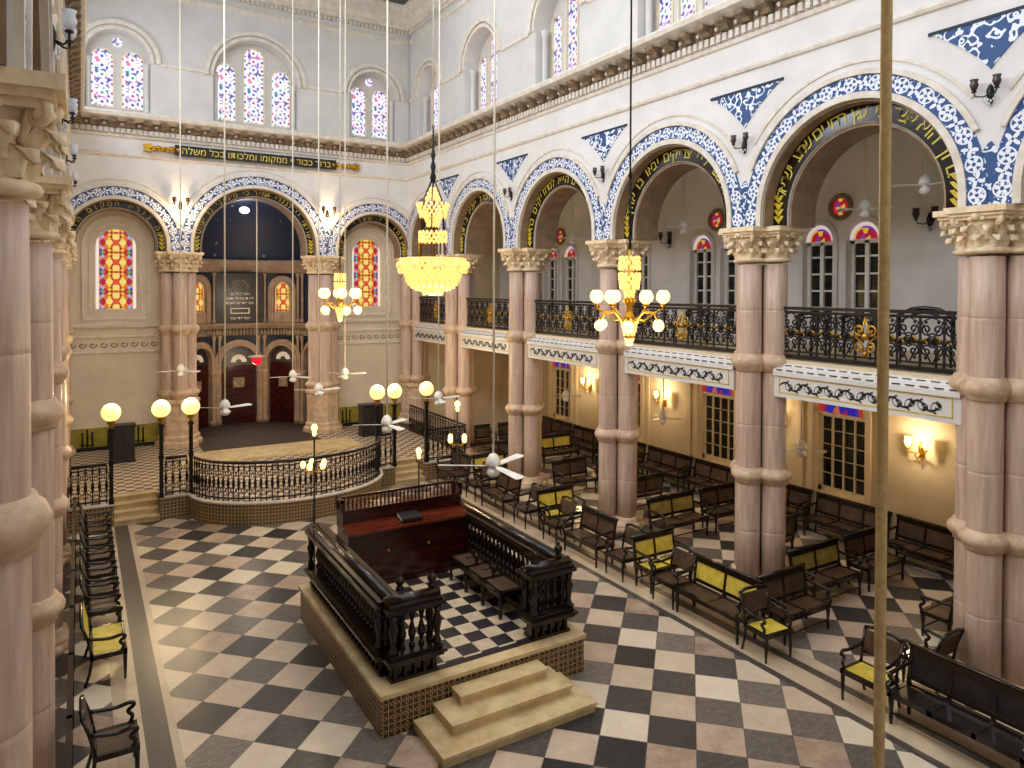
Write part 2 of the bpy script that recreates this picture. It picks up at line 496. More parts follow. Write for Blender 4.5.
def wall_open(mb, fn, s0, s1, z0, z1, d0, d1, ops, reveal=True, back=True):
    """wall with arched openings: ops = list of (centre, halfwidth, zbottom, zspring)"""
    ops = sorted(ops)
    brk = []
    cur = s0
    for (c, r, zb, zs) in ops:
        a, b = c-r, c+r
        if a > cur: brk.append((cur, a, None))
        brk.append((max(a, s0), min(b, s1), (c, r, zb, zs))); cur = b
    if cur < s1: brk.append((cur, s1, None))
    def quad(p, q, zl0, zl1, zh0, zh1):
        for d in ((d0, d1) if back else (d0,)):
            mb.add([fn(p, d, zl0), fn(q, d, zl1), fn(q, d, zh1), fn(p, d, zh0)], [(0, 1, 2, 3)],
                   [(p, zl0), (q, zl1), (q, zh1), (p, zh0)])
    for a, b, op in brk:
        if op is None: quad(a, b, z0, z0, z1, z1)
        else:
            c, r, zb, zs = op
            n = 28; pts = []
            for i in range(n+1):
                t = pi*(1-i/n); s_ = c+r*cos(t)
                if s_ < a-1e-6 or s_ > b+1e-6: continue
                pts.append((s_, zs+r*sin(t)))
            for (p, zp), (q, zq) in zip(pts, pts[1:]):
                quad(p, q, zp, zq, z1, z1)
                mb.add([fn(p, d0, zp), fn(q, d0, zq), fn(q, d1, zq), fn(p, d1, zp)], [(0, 1, 2, 3)], smooth=True)
            if zb > z0: quad(a, b, z0, z0, zb, zb)
            if zb > z0: mb.add([fn(a, d0, zb), fn(b, d0, zb), fn(b, d1, zb), fn(a, d1, zb)], [(0, 1, 2, 3)])
            for s_ in (c-r, c+r):
                if s0-1e-6 <= s_ <= s1+1e-6:
                    mb.add([fn(s_, d0, max(zb, z0)), fn(s_, d0, zs), fn(s_, d1, zs), fn(s_, d1, max(zb, z0))], [(0, 1, 2, 3)])
    return mb

def ring(mb, fn, c, zc, r0, r1, d0, d1, legs=0, n=40, clip=None, uvc=None, a0=0, a1=pi):
    """half annulus standing proud of a wall, with straight legs of height `legs` below the centre"""
    pts = []
    if legs: pts.append((a0, -legs))
    for i in range(n+1): pts.append((a0+(a1-a0)*i/n, 0))
    if legs: pts.append((a1, -legs))
    v = []; uv = []
    rm = (r0+r1)/2; L = 0; prev = None
    for a, dz in pts:
        row = []
        pm = (rm*cos(a), rm*sin(a)+dz)
        if prev: L += math.dist(pm, prev)
        prev = pm
        for r, d in ((r0, d1), (r0, d0), (r1, d0), (r1, d1)):
            s_ = c+r*cos(a)
            if clip: s_ = min(max(s_, clip[0]), clip[1])
            v.append(fn(s_, d, zc+r*sin(a)+dz)); uv.append((L+.001, r-rm))
    f = []
    m = len(pts)
    for i in range(m-1):
        for j in range(3): f.append((i*4+j, i*4+j+1, i*4+5+j, i*4+4+j))
    f += [(0, 1, 2, 3), (m*4-1, m*4-2, m*4-3, m*4-4)]
    return mb.add(v, f, uv)

def arc_letters(mb, fn, c, zc, r, d, txt, size, a_from, a_to, flip):
    """letters standing on the arc; reading order runs from a_from to a_to"""
    n = len(txt)
    for i, ch in enumerate(txt):
        if ch == ' ': continue
        a = a_from+(a_to-a_from)*(i+.5)/n
        gv, gf = glyph(ch)
        out = []
        for x, y in gv:
            x *= size; y = (y-.32)*size
            # local: right = clockwise tangent seen from the room
            rr = r+y
            aa = a-x/r*flip
            out.append(fn(c+rr*cos(aa), d, zc+rr*sin(aa)))
        mb.add(out, gf)

# ================================================================== SETTING
PZ = .57                                   # platform height
mb = MB(); mb.box(-4.9, 15.8, -2.0, 27.6, -.2, 0)
struct(mb.build('floor', M_floor))

BAYS = [(CY[i]+CY[i+1])/2 for i in range(5)]+[24.82]
OPA = [(c, 1.80, SPR, 7.42) for c in BAYS[:5]]+[(BAYS[5], 1.44, SPR, 7.62)]
OPB = [(c, 1.45, SPR, 7.42) for c in BAYS[:5]]+[(BAYS[5], 1.12, SPR, 7.62)]
CLW = [(c, 1.1, 11.8, 13.45) for c in BAYS[:5]]+[(24.9, .95, 11.8, 13.45)]

def nave_wall(side, fn):
    m = MB()
    wall_open(m, fn, -1.35, YB, SPR, 11.62, 0, .3, OPA)
    wall_open(m, fn, -1.35, YB, SPR, 11.62, .3, 1.02, OPB)
    w = struct(m.build('wall_'+side, M_wall))
    m = MB(); wall_open(m, fn, -1.35, YB, 11.62, 17.1, .1, .85, CLW)
    struct(m.build('wall_'+side+'_clerestory', M_uwall))
nave_wall('right', fR); nave_wall('left', fL)
OPBA = [(1.055, 1.46, SPR, 7.42), (5.445, 2.1, SPR, 7.45), (9.835, 1.46, SPR, 7.42)]
OPBB = [(1.055, 1.2, SPR, 7.42), (5.445, 1.84, SPR, 7.45), (9.835, 1.2, SPR, 7.42)]
m = MB()
wall_open(m, fB, -1.3, 12.2, SPR, 11.62, 0, .3, OPBA)
wall_open(m, fB, -1.3, 12.2, SPR, 11.62, .3, .95, OPBB)
struct(m.build('wall_back', M_wall))
CLB = [(1.1, .95, 11.8, 13.45), (5.445, 1.45, 11.8, 13.35), (9.8, .95, 11.8, 13.45)]
m = MB(); wall_open(m, fB, -1.3, 12.2, 11.62, 17.1, .1, .85, CLB)
struct(m.build('wall_back_clerestory', M_uwall))

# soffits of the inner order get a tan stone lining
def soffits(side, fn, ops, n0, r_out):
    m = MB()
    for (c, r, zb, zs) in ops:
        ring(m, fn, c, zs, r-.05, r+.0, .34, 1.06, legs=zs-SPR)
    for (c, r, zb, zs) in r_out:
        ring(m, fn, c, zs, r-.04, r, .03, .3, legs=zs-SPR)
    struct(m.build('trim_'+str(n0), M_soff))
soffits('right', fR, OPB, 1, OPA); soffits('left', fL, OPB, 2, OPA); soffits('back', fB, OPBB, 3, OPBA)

# ------- arch surrounds: white fillets, blue band, black band with lettering
def arches(fn, ops, limits, base, band, txts, flip, which, gap=.34):
    wh = MB(); bl = MB(); bk = MB(); tx = MB(); gl = MB()
    for i, (c, r, zb, zs) in enumerate(ops):
        lg = zs-SPR
        clip = limits[i]
        ring(wh, fn, c, zs, r, r+.11, -.05, 0, legs=lg)
        ring(bl, fn, c, zs, r+.11, r+.11+band, -.02, 0, legs=lg, clip=clip)
        ring(wh, fn, c, zs, r+.11+band, r+.2+band, -.07, 0, legs=0, clip=clip, a0=.42, a1=pi-.42)
        ring(wh, fn, c, zs, r+.32+band, r+.37+band, -.03, 0, legs=0, clip=clip, a0=.62, a1=pi-.62)
        ri = r-gap
        ring(bk, fn, c, zs, ri, r, .28, .3, legs=lg)
        rm = ri+gap/2
        t = txts[i % len(txts)]
        a0, a1 = (pi-.22, .22) if flip < 0 else (.22, pi-.22)
        arc_letters(tx, fn, c, zs, rm, .272, t, gap*.98, a0, a1, flip)
        # gilded palmettes at the springing
        for sg in (-1, 1):
            for k in range(4):
                for q in (-1, 1):
                    x0 = c+sg*rm; z0 = SPR+.1+k*.13
                    gl.prism([(x0, z0-.05), (x0+q*.07, z0+.03), (x0+q*.11, z0+.09), (x0+q*.05, z0+.1), (x0, z0+.05)], lambda a, b, d: fn(a, d, b), .265, .28)
    wall = {'R': 'right', 'L': 'left', 'B': 'back'}[which]
    struct(wh.build('trim_%d' % base, M_trim)); struct(bl.build('trim_%d' % (base+1), M_blue))
    struct(bk.build('trim_%d' % (base+2), M_black)); struct(tx.build('trim_%d' % (base+3), M_letter))
    struct(gl.build('trim_%d' % (base+4), M_gilt))
HT = ['בצדק אחזה פניך אשר ברך', 'ברוך הוא אשר כי עץ החיים שמע ישראל', 'זה השער ליי צדיקים יבאו בו אודך', 'כי עץ חיים היא למחזיקים בה', 'ואני ברב חסדך אבא ביתך', 'שאו ידיכם קדש']
mid = lambda a, b: (a+b)/2
lim = [(CY[i], CY[i+1]) for i in range(5)]+[(CY[5], YB)]
arches(fR, OPA, lim, 10, .28, HT, -1, 'R')
arches(fL, OPA, lim, 20, .28, HT, 1, 'L')
arches(fB, OPBA, [(-.82, 2.93), (2.93, 7.96), (7.96, 11.7)], 30, .3, ['מה נורא המקום הזה', 'שויתי יי לנגדי תמיד כי מימיני בל אמוט', 'פתחו לי שערי צדק'], 1, 'B', gap=.25)

# piers between arches: blue pattern panel down to the capital
def pierpanels(fn, ys, n, w=.22):
    m = MB()
    for y in ys:
        p = [(y-w, SPR+.06), (y+w, SPR+.06), (y+w, SPR+.62), (y, SPR+.95), (y-w, SPR+.62)]
        m.prism(p, lambda a, b, d: fn(a, d, b), -.012, 0)
    struct(m.build('trim_%d' % n, M_blue2))
pierpanels(fR, CY[1:], 40); pierpanels(fL, CY[1:], 41); pierpanels(fB, [2.93, 7.96], 42)

# blue spandrel triangles
def spandrels(fn, ys, n, hw=.82):
    m = MB(); e = MB()
    for y in ys:
        k = 8; L = []; R_ = []
        for i in range(k+1):
            t = i/k
            x = hw*(1-t)**1.0; z = 9.9-.72*t
            bend = .07*sin(pi*t)
            L.append((y-x+bend, z)); R_.append((y+x-bend, z))
        m.prism(L+R_[::-1][1:], lambda a, b, d: fn(a, d, b), -.02, 0)
        e.prism([(y-hw-.07, 9.9), (y+hw+.07, 9.9), (y+hw+.07, 9.95), (y-hw-.07, 9.95)], lambda a, b, d: fn(a, d, b), -.03, 0)
    struct(m.build('trim_%d' % n, M_blue2)); struct(e.build('trim_%d' % (n+1), M_navy))
spandrels(fR, CY[1:], 43); spandrels(fL, CY[1:], 45)

# ------- cornices: string, dentils, corbels, ledge, clerestory impost, top cornice
def cornice(fn, s0, s1, n, e0=0, e1=0):
    m = MB()
    m.extrude_prof([(0, 10.26), (-.05, 10.28), (-.07, 10.33), (-.03, 10.36), (0, 10.4)], fn, s0, s1)
    m.extrude_prof([(0, 10.88), (-.05, 10.9), (-.08, 10.97), (0, 11.0)], fn, s0, s1)
    m.extrude_prof([(0, 11.4), (-.18, 11.4), (-.42, 11.5), (-.45, 11.6), (-.42, 11.64), (.2, 11.68)], fn, s0-e0, s1+e1)
    m.extrude_prof([(.1, 11.66), (.02, 11.68), (.02, 11.74), (.1, 11.8)], fn, s0, s1)
    # impost line
    # top cornice
    m.extrude_prof([(.1, 15.7), (.02, 15.74), (.02, 15.84), (.1, 15.88)], fn, s0, s1)
    m.extrude_prof([(.1, 16.2), (0, 16.25), (-.03, 16.45), (-.15, 16.6), (-.2, 16.85), (-.28, 17.0), (-.3, 17.1), (.1, 17.1)], fn, s0-e0, s1+e1)
    dn = MB()
    k = int((s1-s0)/.16)
    for i in range(k):
        s_ = s0+(i+.5)*(s1-s0)/k
        a = fn(s_-.05, -.1, 11.02); b = fn(s_+.05, 0, 11.17)
        dn.box(min(a[0], b[0]), max(a[0], b[0]), min(a[1], b[1]), max(a[1], b[1]), a[2], b[2])
        a = fn(s_-.05, 0, 16.05); b = fn(s_+.05, .1, 16.18)
        dn.box(min(a[0], b[0]), max(a[0], b[0]), min(a[1], b[1]), max(a[1], b[1]), a[2], b[2])
    cb = MB()
    k = int((s1-s0)/.5)
    for i in range(k):
        s_ = s0+(i+.5)*(s1-s0)/k
        cb.prism([(0, 11.18), (-.16, 11.2), (-.2, 11.26), (-.34, 11.32), (-.36, 11.4), (0, 11.4)], lambda a, b, d: fn(s_+d, a, b), -.12, .12)
        c = fn(s_+.25*(s1-s0)/k/.5, -.1, 11.29)
        m.sphere(c, .05, 8)
    bk = MB(); bk.extrude_prof([(0, 11.19), (-.04, 11.19), (-.04, 11.4), (0, 11.4)], fn, s0, s1)
    struct(m.build('trim_%d' % n, M_trim)); struct(dn.build('trim_%d' % (n+1), M_trim)); struct(cb.build('trim_%d' % (n+2), M_trimd))
    struct(bk.build('trim_%d' % (n+3), M_soff))
cornice(fR, -1.3, YB, 50); cornice(fL, -1.3, YB, 54); cornice(fB, -.31, 11.2, 58)

# clerestory windows
def impost(m, fn, a, b, z=13.45):
    if b > a: m.extrude_prof([(.1, z-.06), (.05, z-.04), (.04, z+.04), (.1, z+.06)], fn, a, b)
WN = [0]
def lancet(fn, c, w, z0, zs, d, par, glass, frame_m, fw=.05, pd=.03, name='pane', v0=None):
    """glass pane with round head, plus its frame ring"""
    p = [(-w, z0), (w, z0)]+[(w*cos(t*pi/14), zs+w*sin(t*pi/14)) for t in range(0, 15)]
    m = MB(); n = len(p)
    v = [fn(c+a, d, b) for a, b in p]+[fn(c+a, d+.02, b) for a, b in p]
    f = [tuple(range(n)), tuple(range(2*n-1, n-1, -1))]+[(i, (i+1) % n, n+(i+1) % n, n+i) for i in range(n)]
    bz = z0 if v0 is None else v0
    m.add(v, f, [(a, b-bz+.0001) for a, b in p]*2)
    m.build(name, glass, par)
    if frame_m:
        q = MB(); ring(q, fn, c, zs, w, w+fw, d-pd, d+.03, legs=zs-z0, n=16)
        x = MB()
        q.prism([(c-w-fw, z0-fw), (c+w+fw, z0-fw), (c+w+fw, z0), (c-w-fw, z0)], lambda a, b, dd: fn(a, dd, b), d-pd, d+.03)
        q.build('window_frame', frame_m, par)
def clere_window(fn, c, half, zs, three, where):
    WN[0] += 1
    w = thing('window_%d' % WN[0], '', 'window'); del w['label']; del w['category']; struct(w)
    d = .62
    # tympanum with openings
    if three: L = [(-half*.66, .27 if half < 1.3 else .35, zs+(.2 if half < 1.3 else .32)), (0, .28 if half < 1.3 else .37, zs+(.72 if half < 1.3 else .98)), (half*.66, .27 if half < 1.3 else .35, zs+(.2 if half < 1.3 else .32))]
    else: L = [(-half*.47, .34, zs+.1), (half*.47, .34, zs+.1)]
    m = MB()
    # backing wall with the lancet holes
    for_s = []
    k = 40
    ops = [(c+a, ww, 11.95, z_) for a, ww, z_ in L]
    # outline is clipped to the round head by building strips below the arch curve
    brk = sorted(set([c-half+2*half*i/k for i in range(k+1)]+[o[0]-o[1] for o in ops]+[o[0]+o[1] for o in ops]))
    top = lambda s_: zs+sqrt(max(0, half*half-(s_-c)**2))
    for a, b in zip(brk, brk[1:]):
        if b-a < 1e-6: continue
        mid_ = (a+b)/2; op = [o for o in ops if abs(mid_-o[0]) < o[1]]
        def q(z0a, z0b, z1a, z1b):
            m.add([fn(a, d, z0a), fn(b, d, z0b), fn(b, d, z1b), fn(a, d, z1a)], [(0, 1, 2, 3)])
        if not op: q(11.8, 11.8, top(a), top(b))
        else:
            o = op[0]; h = lambda s_: o[3]+sqrt(max(0, o[1]**2-(s_-o[0])**2))
            q(11.8, 11.8, 11.95, 11.95)
            if top(mid_) > h(mid_): q(h(a), h(b), max(top(a), h(a)), max(top(b), h(b)))
    m.build('tracery_wall', M_uwall, w)
    for a, ww, z_ in L:
        lancet(fn, c+a, ww-.03, 11.98, z_, d+.05, w, M_sg_up, M_cream, .05, .08)
    if not three:
        r = MB(); 
        p = [(c+.15*cos(t*pi/8), zs+.68+.15*sin(t*pi/8)) for t in range(16)]
        r.prism(p, lambda a, b, dd: fn(a, dd, b), d-.03, d-.01); r.build('roundel_pane', M_sg_up, w)
    # mouldings around the recess and side colonnettes
    q = MB(); ring(q, fn, c, zs, half, half+.1, .03, .1, n=30); ring(q, fn, c, zs, half+.16, half+.3, .0, .1, n=30)
    q.build('arch_moulding', M_trim, w)
    q = MB()
    for sg in (-1, 1):
        x = c+sg*(half-.1)
        pos = fn(x, .36, 11.8)
        q.lathe([(.11, 0), (.11, .1), (.08, .14), (.08, 1.45), (.12, 1.58), (.12, 1.68)], pos[0], pos[1], pos[2], 10)
    q.build('jamb_colonnette', M_uwall, w)
cm = MB()
for which, fn in (('R', fR), ('L', fL)):
    prev = -1.3
    for i, (c, h, zb, zs) in enumerate(CLW):
        if which == 'R' or False:
            if c > 4: clere_window(fn, c, h, zs, i < 5, which)
        impost(cm, fn, prev, c-h-.3); prev = c+h+.3
    impost(cm, fn, prev, YB)
prev = -.31
for i, (c, h, zb, zs) in enumerate(CLB):
    clere_window(fB, c, h, zs, i == 1, 'B'); impost(cm, fB, prev, c-h-.3); prev = c+h+.3
impost(cm, fB, prev, 11.2)
struct(cm.build('trim_62', M_trim))
# left clerestory windows: plain panes (hidden from the picture, they close the wall)
for i, (c, h, zb, zs) in enumerate(CLW):
    w = thing('window_%d' % (40+i), '', ''); del w['label']; del w['category']; struct(w)
    lancet(fL, c, h-.02, 11.82, zs, .6, w, M_sg_up, M_cream)

m = MB(); m.box(-4.9, 15.8, -2.2, -2.0, 0, 10.3); m.box(-1.2, 12.2, -1.6, -1.4, 10.0, 17.1); struct(m.build('wall_front', M_wall))
# ceiling frame
m = MB()
for y in [1.2, 5.27, 9.7, 14.13, 18.56]: m.box(-.4, 11.3, y-.22, y+.22, 17.1, 17.5)
for x in [2.9, 5.55, 7.9]: m.box(x-.15, x+.15, -1.3, 22.5, 17.12, 17.4)
m.box(-1.1, 12.1, 22.4, 27.5, 17.1, 17.3)
for y in (23.6, 25.0): m.box(-.4, 11.3, y-.1, y+.1, 16.95, 17.1)
struct(m.build('ceiling', M_ceil))

# aisles ------------------------------------------------------------
XW = 15.8
def fW(s, d, z): return (XW+d, s, z)
WC = [-1.05+3.93*k for k in range(0, 8)]      # window axes: 2.88, 6.81, 10.74, 14.67, 18.6, 22.53
WC = [2.88, 6.81, 10.74, 14.67, 18.6, 22.53]
m = MB(); wall_open(m, fW, -2, 27.3, 0, 4.3, 0, .5, [(c, .68, .98, 2.96) for c in WC])
struct(m.build('wall_right_aisle', M_awall))
m = MB(); ops = []
for c in WC: ops += [(c-.6, .42, 4.7, 7.22), (c+.6, .42, 4.7, 7.22)]
wall_open(m, fW, -2, 27.3, 4.3, 10.3, 0, .5, ops)
struct(m.build('wall_right_gallery', M_gwall))
m = MB(); m.box(11.2+1.0, XW+.5, 27.2, 27.5, 0, 10.3); struct(m.build('wall_back_aisle', M_awall))
m = MB(); m.box(-4.9, -1.3, 27.2, 27.5, 0, 10.3); struct(m.build('wall_back_aisle_left', M_awall))
m = MB(); m.box(-5.2, -4.9, -2, 27.5, 0, 10.3); struct(m.build('wall_left_aisle', M_awall))
m = MB(); m.box(12.2, XW+.5, -2, 27.5, 10.2, 10.4); m.box(-5.2, -1.3, -2, 27.5, 10.2, 10.4); struct(m.build('ceiling_aisles', M_gwall))

def lower_window(c, i):
    WN[0] += 1
    w = thing('window_%d' % WN[0], '', ''); del w['label']; del w['category']; struct(w)
    d = .2
    m = MB(); m.box(XW+d+.03, XW+d+.05, c-.6, c+.6, 1.08, 2.94); m.build('pane', M_glassd, w)
    m = MB()
    m.box(XW+d-.04, XW+d+.06, c-.68, c-.58, 0.98, 2.96); m.box(XW+d-.04, XW+d+.06, c+.58, c+.68, 0.98, 2.96)
    m.box(XW+d-.04, XW+d+.06, c-.68, c+.68, 0.98, 1.1); m.box(XW+d-.04, XW+d+.06, c-.68, c+.68, 2.86, 2.98)
    for k in (-.3, 0, .3): m.box(XW+d-.02, XW+d+.04, c+k-.022, c+k+.022, 1.0, 2.94)
    for k in range(1, 5): m.box(XW+d-.01, XW+d+.04, c-.6, c+.6, 1.08+k*.36-.008, 1.08+k*.36+.008)
    m.build('window_frame', M_cream, w)
    lancet(fW, c, .62, 2.98, 3.0, .05, w, M_fan_l, M_cream, .06, .04, 'fanlight', 2.99)
    m = MB(); ring(m, fW, c, 2.96, .7, .84, -.05, 0, legs=1.97); m.build('surround', M_awall, w)
def gal_window(c, i):
    WN[0] += 1
    w = thing('window_%d' % WN[0], '', ''); del w['label']; del w['category']; struct(w)
    d = .16
    for e in (-.6, .6):
        a = c+e
        m = MB(); m.box(XW+d+.03, XW+d+.05, a-.38, a+.38, 4.7, 7.15); m.build('pane', M_glassd, w)
        m = MB()
        for k in (-.37, 0, .37): m.box(XW+d-.04, XW+d+.05, a+k-.05, a+k+.05, 4.7, 7.22)
        for k in range(0, 7): m.box(XW+d-.0, XW+d+.04, a-.38, a+.38, 4.72+k*.42-.022, 4.72+k*.42+.022)
        m.box(XW+d-.04, XW+d+.05, a-.42, a+.42, 7.12, 7.2)
        m.build('window_frame', M_white, w)
        lancet(fW, a, .4, 7.21, 7.22, .06, w, M_fan_g, M_white, .03, .04, 'fanlight', 7.22)
        m = MB(); ring(m, fW, a, 7.22, .42, .54, -.06, 0, legs=2.55, n=20); m.build('surround', M_wall, w)
    m = MB(); p = [(c+.2*cos(t*pi/10), 8.02+.2*sin(t*pi/10)) for t in range(20)]
    v = [fW(a, -.03, b) for a, b in p]; m.add(v, [tuple(range(20))], [(a-c, b-8.02) for a, b in p]); m.build('roundel_pane', M_fan_g, w)
    m = MB(); m.tube([fW(c+.27*cos(t*pi/12), -.03, 8.02+.27*sin(t*pi/12)) for t in range(24)], .06, 6, True); m.build('roundel_frame', M_soff, w)
for i, c in enumerate(WC): lower_window(c, i); gal_window(c, i)
# flat pilaster strips between the lower windows
m = MB()
for c in WC:
    for e in (-1.05, 1.05): m.box(XW-.05, XW+.01, c+e-.07, c+e+.07, 0, 4.3)
m.box(XW-.04, XW+.01, -2, 27.2, 0, .25)
struct(m.build('baseboard_right', M_awall))

# gallery slabs, fascia
def gallery(fn0, n, full):
    fn = lambda s_, d, z: fn0(s_, d+.16, z)
    m = MB()
    a = fn(-1.35, .28, 4.2); b = fn(27.2, 4.6, 4.66)
    m.box(min(a[0], b[0]), max(a[0], b[0]), -1.35, 27.2, 4.3, 4.66)
    struct(m.build('floor_gallery' if full else 'floor_gallery_left', M_awall))
    fa = MB(); led = MB(); orn = MB(); dash = MB()
    E = [(CY[i]+.5, CY[i+1]-.5) for i in range(5)]+[(CY[5]+.5, YB)]
    for y0, y1 in E:
        p = lambda s_, d, z: fn(s_, d, z)
        fa.extrude_prof([(.13, 3.95), (.13, 4.42), (.35, 4.42), (.35, 3.95)], p, y0, y1)
        fa.extrude_prof([(.09, 4.36), (.09, 4.44), (.3, 4.44), (.3, 4.36)], p, y0, y1)
        led.extrude_prof([(.09, 4.44), (.13, 4.5), (.2, 4.52), (.24, 4.58), (.33, 4.6), (.38, 4.68), (.62, 4.69), (.62, 4.44)], p, y0, y1)
        if full:
            # moulded frame line and black scrollwork on the fascia
            for z in (4.03, 4.33): orn.extrude_prof([(.12, z), (.12, z+.018), (.13, z+.018), (.13, z)], p, y0+.12, y1-.12)
            for s_ in (y0+.12, y1-.138): orn.extrude_prof([(.12, 4.02), (.12, 4.328), (.13, 4.328), (.13, 4.02)], p, s_, s_+.018)
            k = int((y1-y0-.5)/.2)
            for j in range(k):
                sc = y0+.25+(j+.5)*(y1-y0-.5)/k; up = 1 if j % 2 else -1
                dash.tube([fn(sc+.05*cos(aa*.7)*aa/6, .126, 4.17-up*(.05+.045*sin(aa*.9))) for aa in range(8)], .009, 4)
                path = []
                for t in range(15):
                    aa = t*.55; rr = .02+.085*(t/14)
                    path.append(fn(sc+rr*cos(aa)*1.1, .126, 4.17+up*rr*sin(aa)))
                dash.tube(path, .01, 4, taper=[1+.5*sin(t) for t in range(15)])
                path = [fn(sc+.15*(t/8-.5)*2+.1, .126, 4.17+up*.09*sin(pi*t/8)-up*.02) for t in range(9)]
                dash.tube(path, .012, 4, taper=[.5+1.2*sin(pi*t/8) for t in range(9)])
            # short black dashes along the ledge
            k = int((y1-y0)/.22)
            for r_, (d_, z_) in enumerate([(.088, 4.47), (.215, 4.55), (.345, 4.63)]):
                for j in range(k):
                    s_ = y0+(j+.5*(r_ % 2))*(y1-y0)/k
                    dash.extrude_prof([(d_-.006, z_), (d_-.006, z_+.014), (d_+.02, z_+.014), (d_+.02, z_)], p, s_+.02, min(s_+.16, y1))
    struct(fa.build('trim_%d' % n, M_wall)); struct(led.build('trim_%d' % (n+1), M_wall))
    if full: struct(orn.build('trim_%d' % (n+2), M_gilt)); struct(dash.build('trim_%d' % (n+3), M_iron))
gallery(fR, 70, True); gallery(fL, 74, False)

# ------- side bays of the back wall
def side_bay(c, s0, s1, nm, n):
    f = lambda s_, d, z: (s_, 27.5+d, z)
    m = MB(); wall_open(m, f, s0, s1, 0, 9.6, 0, .25, [(c, .64, 5.24, 7.36)])
    struct(m.build('wall_back_'+nm, M_bwall))
    WN[0] += 1
    w = thing('window_%d' % WN[0], '', ''); del w['label']; del w['category']; struct(w)
    lancet(f, c, .6, 5.28, 7.36, .12, w, M_sg_side, M_cream, .05, .08, v0=5.2)
    m = MB()
    ring(m, f, c, 7.42, .93, 1.0, -.06, 0, legs=2.45); m.prism([(c-1.0, 4.92), (c+1.0, 4.92), (c+1.0, 5.0), (c-1.0, 5.0)], lambda a, b, d: f(a, d, b), -.06, 0)
    ring(m, f, c, 7.38, .72, .78, -.03, 0, legs=2.2)
    m.extrude_prof([(0, 4.62), (-.1, 4.66), (-.12, 4.72), (0, 4.76)], f, s0, s1)
    m.extrude_prof([(0, 4.3), (-.06, 4.32), (-.06, 4.36), (0, 4.38)], f, s0, s1)
    m.extrude_prof([(0, 3.78), (-.06, 3.8), (-.06, 3.84), (0, 3.86)], f, s0, s1)
    m.build('surround', M_trim, w)
    m = MB()
    k = int((s1-s0)/.3)
    for j in range(k):
        sc = s0+(j+.5)*(s1-s0)/k
        m.tube([f(sc+(.02+.1*t/12)*cos(t*.55), -.01, 4.08+(.02+.1*t/12)*sin(t*.55)) for t in range(13)], .016, 4)
    m.build('frieze_scrollwork', M_trimd, w)
    m = MB(); m.extrude_prof([(0, PZ), (-.02, PZ), (-.02, 1.32), (0, 1.32)], f, s0, s1)
    struct(m.build('trim_%d' % n, M_dado))
    m = MB()
    for sc in (c-.85, c-.1, c+.65):
        for dx in (-.14, .0, .14): m.tube([f(sc+dx, -.04, PZ+.14), f(sc+dx, -.04, 1.3 if dx == 0 else 1.2)], .028, 5)
        m.tube([f(sc-.2, -.04, PZ+.2), f(sc+.2, -.04, PZ+.2)], .015, 5)
        m.tube([f(sc-.14, -.04, 1.14), f(sc-.18, -.04, 1.2)], .015, 5); m.tube([f(sc+.14, -.04, 1.14), f(sc+.18, -.04, 1.2)], .015, 5)
    m.extrude_prof([(0, PZ), (-.05, PZ), (-.05, PZ+.12), (0, PZ+.12)], f, s0, s1)
    struct(m.build('trim_%d' % (n+1), M_iron))
side_bay(1.055, -1.3, 2.94, 'left', 80); side_bay(9.835, 7.95, 12.2, 'right', 82)

# ------- apse
AC = (5.445, 27.75); AR = 2.5
def apse_ang(phi): 
    return lambda s_, d, z: (AC[0]+(AR+d)*cos(phi)-s_*sin(phi)*-1, AC[1]+(AR+d)*sin(phi)-s_*cos(phi), z)
m = MB(); m.lathe([(AR, 0), (AR, 7.2)], AC[0], AC[1], 0, 40, a0=0, a1=pi, cap=False); m.lathe([(AR+.2, 0), (AR+.2, 7.2)], AC[0], AC[1], 0, 40, a0=0, a1=pi, cap=False)
struct(m.build('wall_apse', M_navy))
m = MB(); m.lathe([(AR*cos(t*pi/24), 7.1+AR*sin(t*pi/24)) for t in range(13)], AC[0], AC[1], 0, 40, a0=0, a1=pi, cap=False)
struct(m.build('ceiling_apse', M_stars))
def apse_band(m, z0, z1, p):
    pr = [(AR, z0), (AR-p*.5, z0+.02), (AR-p*.5, z0+(z1-z0)*.55), (AR-p, z0+(z1-z0)*.75), (AR-p, z1), (AR, z1)]
    m.lathe(pr, AC[0], AC[1], 0, 40, a0=0, a1=pi, cap=False)
m = MB(); apse_band(m, 6.6, 7.12, .22); apse_band(m, 4.36, 4.6, .25)
struct(m.build('trim_90', M_soff))
m = MB()
for i in range(56):
    a = pi*(i+.5)/56; r = AR-.12
    m.lathe([(.05, 0), (.075, .1), (.04, .2), (.06, .25)], AC[0]+r*cos(a), AC[1]+r*sin(a), 4.1, 6)
struct(m.build('trim_91', M_trimd))
m = MB(); m.lathe([(0.01, 0), (AR, 0), (AR, .02), (.01, .02)], AC[0], AC[1], PZ, 40, a0=0, a1=pi, cap=False)
m.box(3.5, 7.4, 25.2, 27.75, PZ, PZ+.02)
struct(m.build('floor_apse', M_dkmat))
m = MB(); m.box(2.6, 8.3, 23.6, 25.2, PZ, PZ+.06); struct(m.build('floor_landing', M_step))
dn = [0]
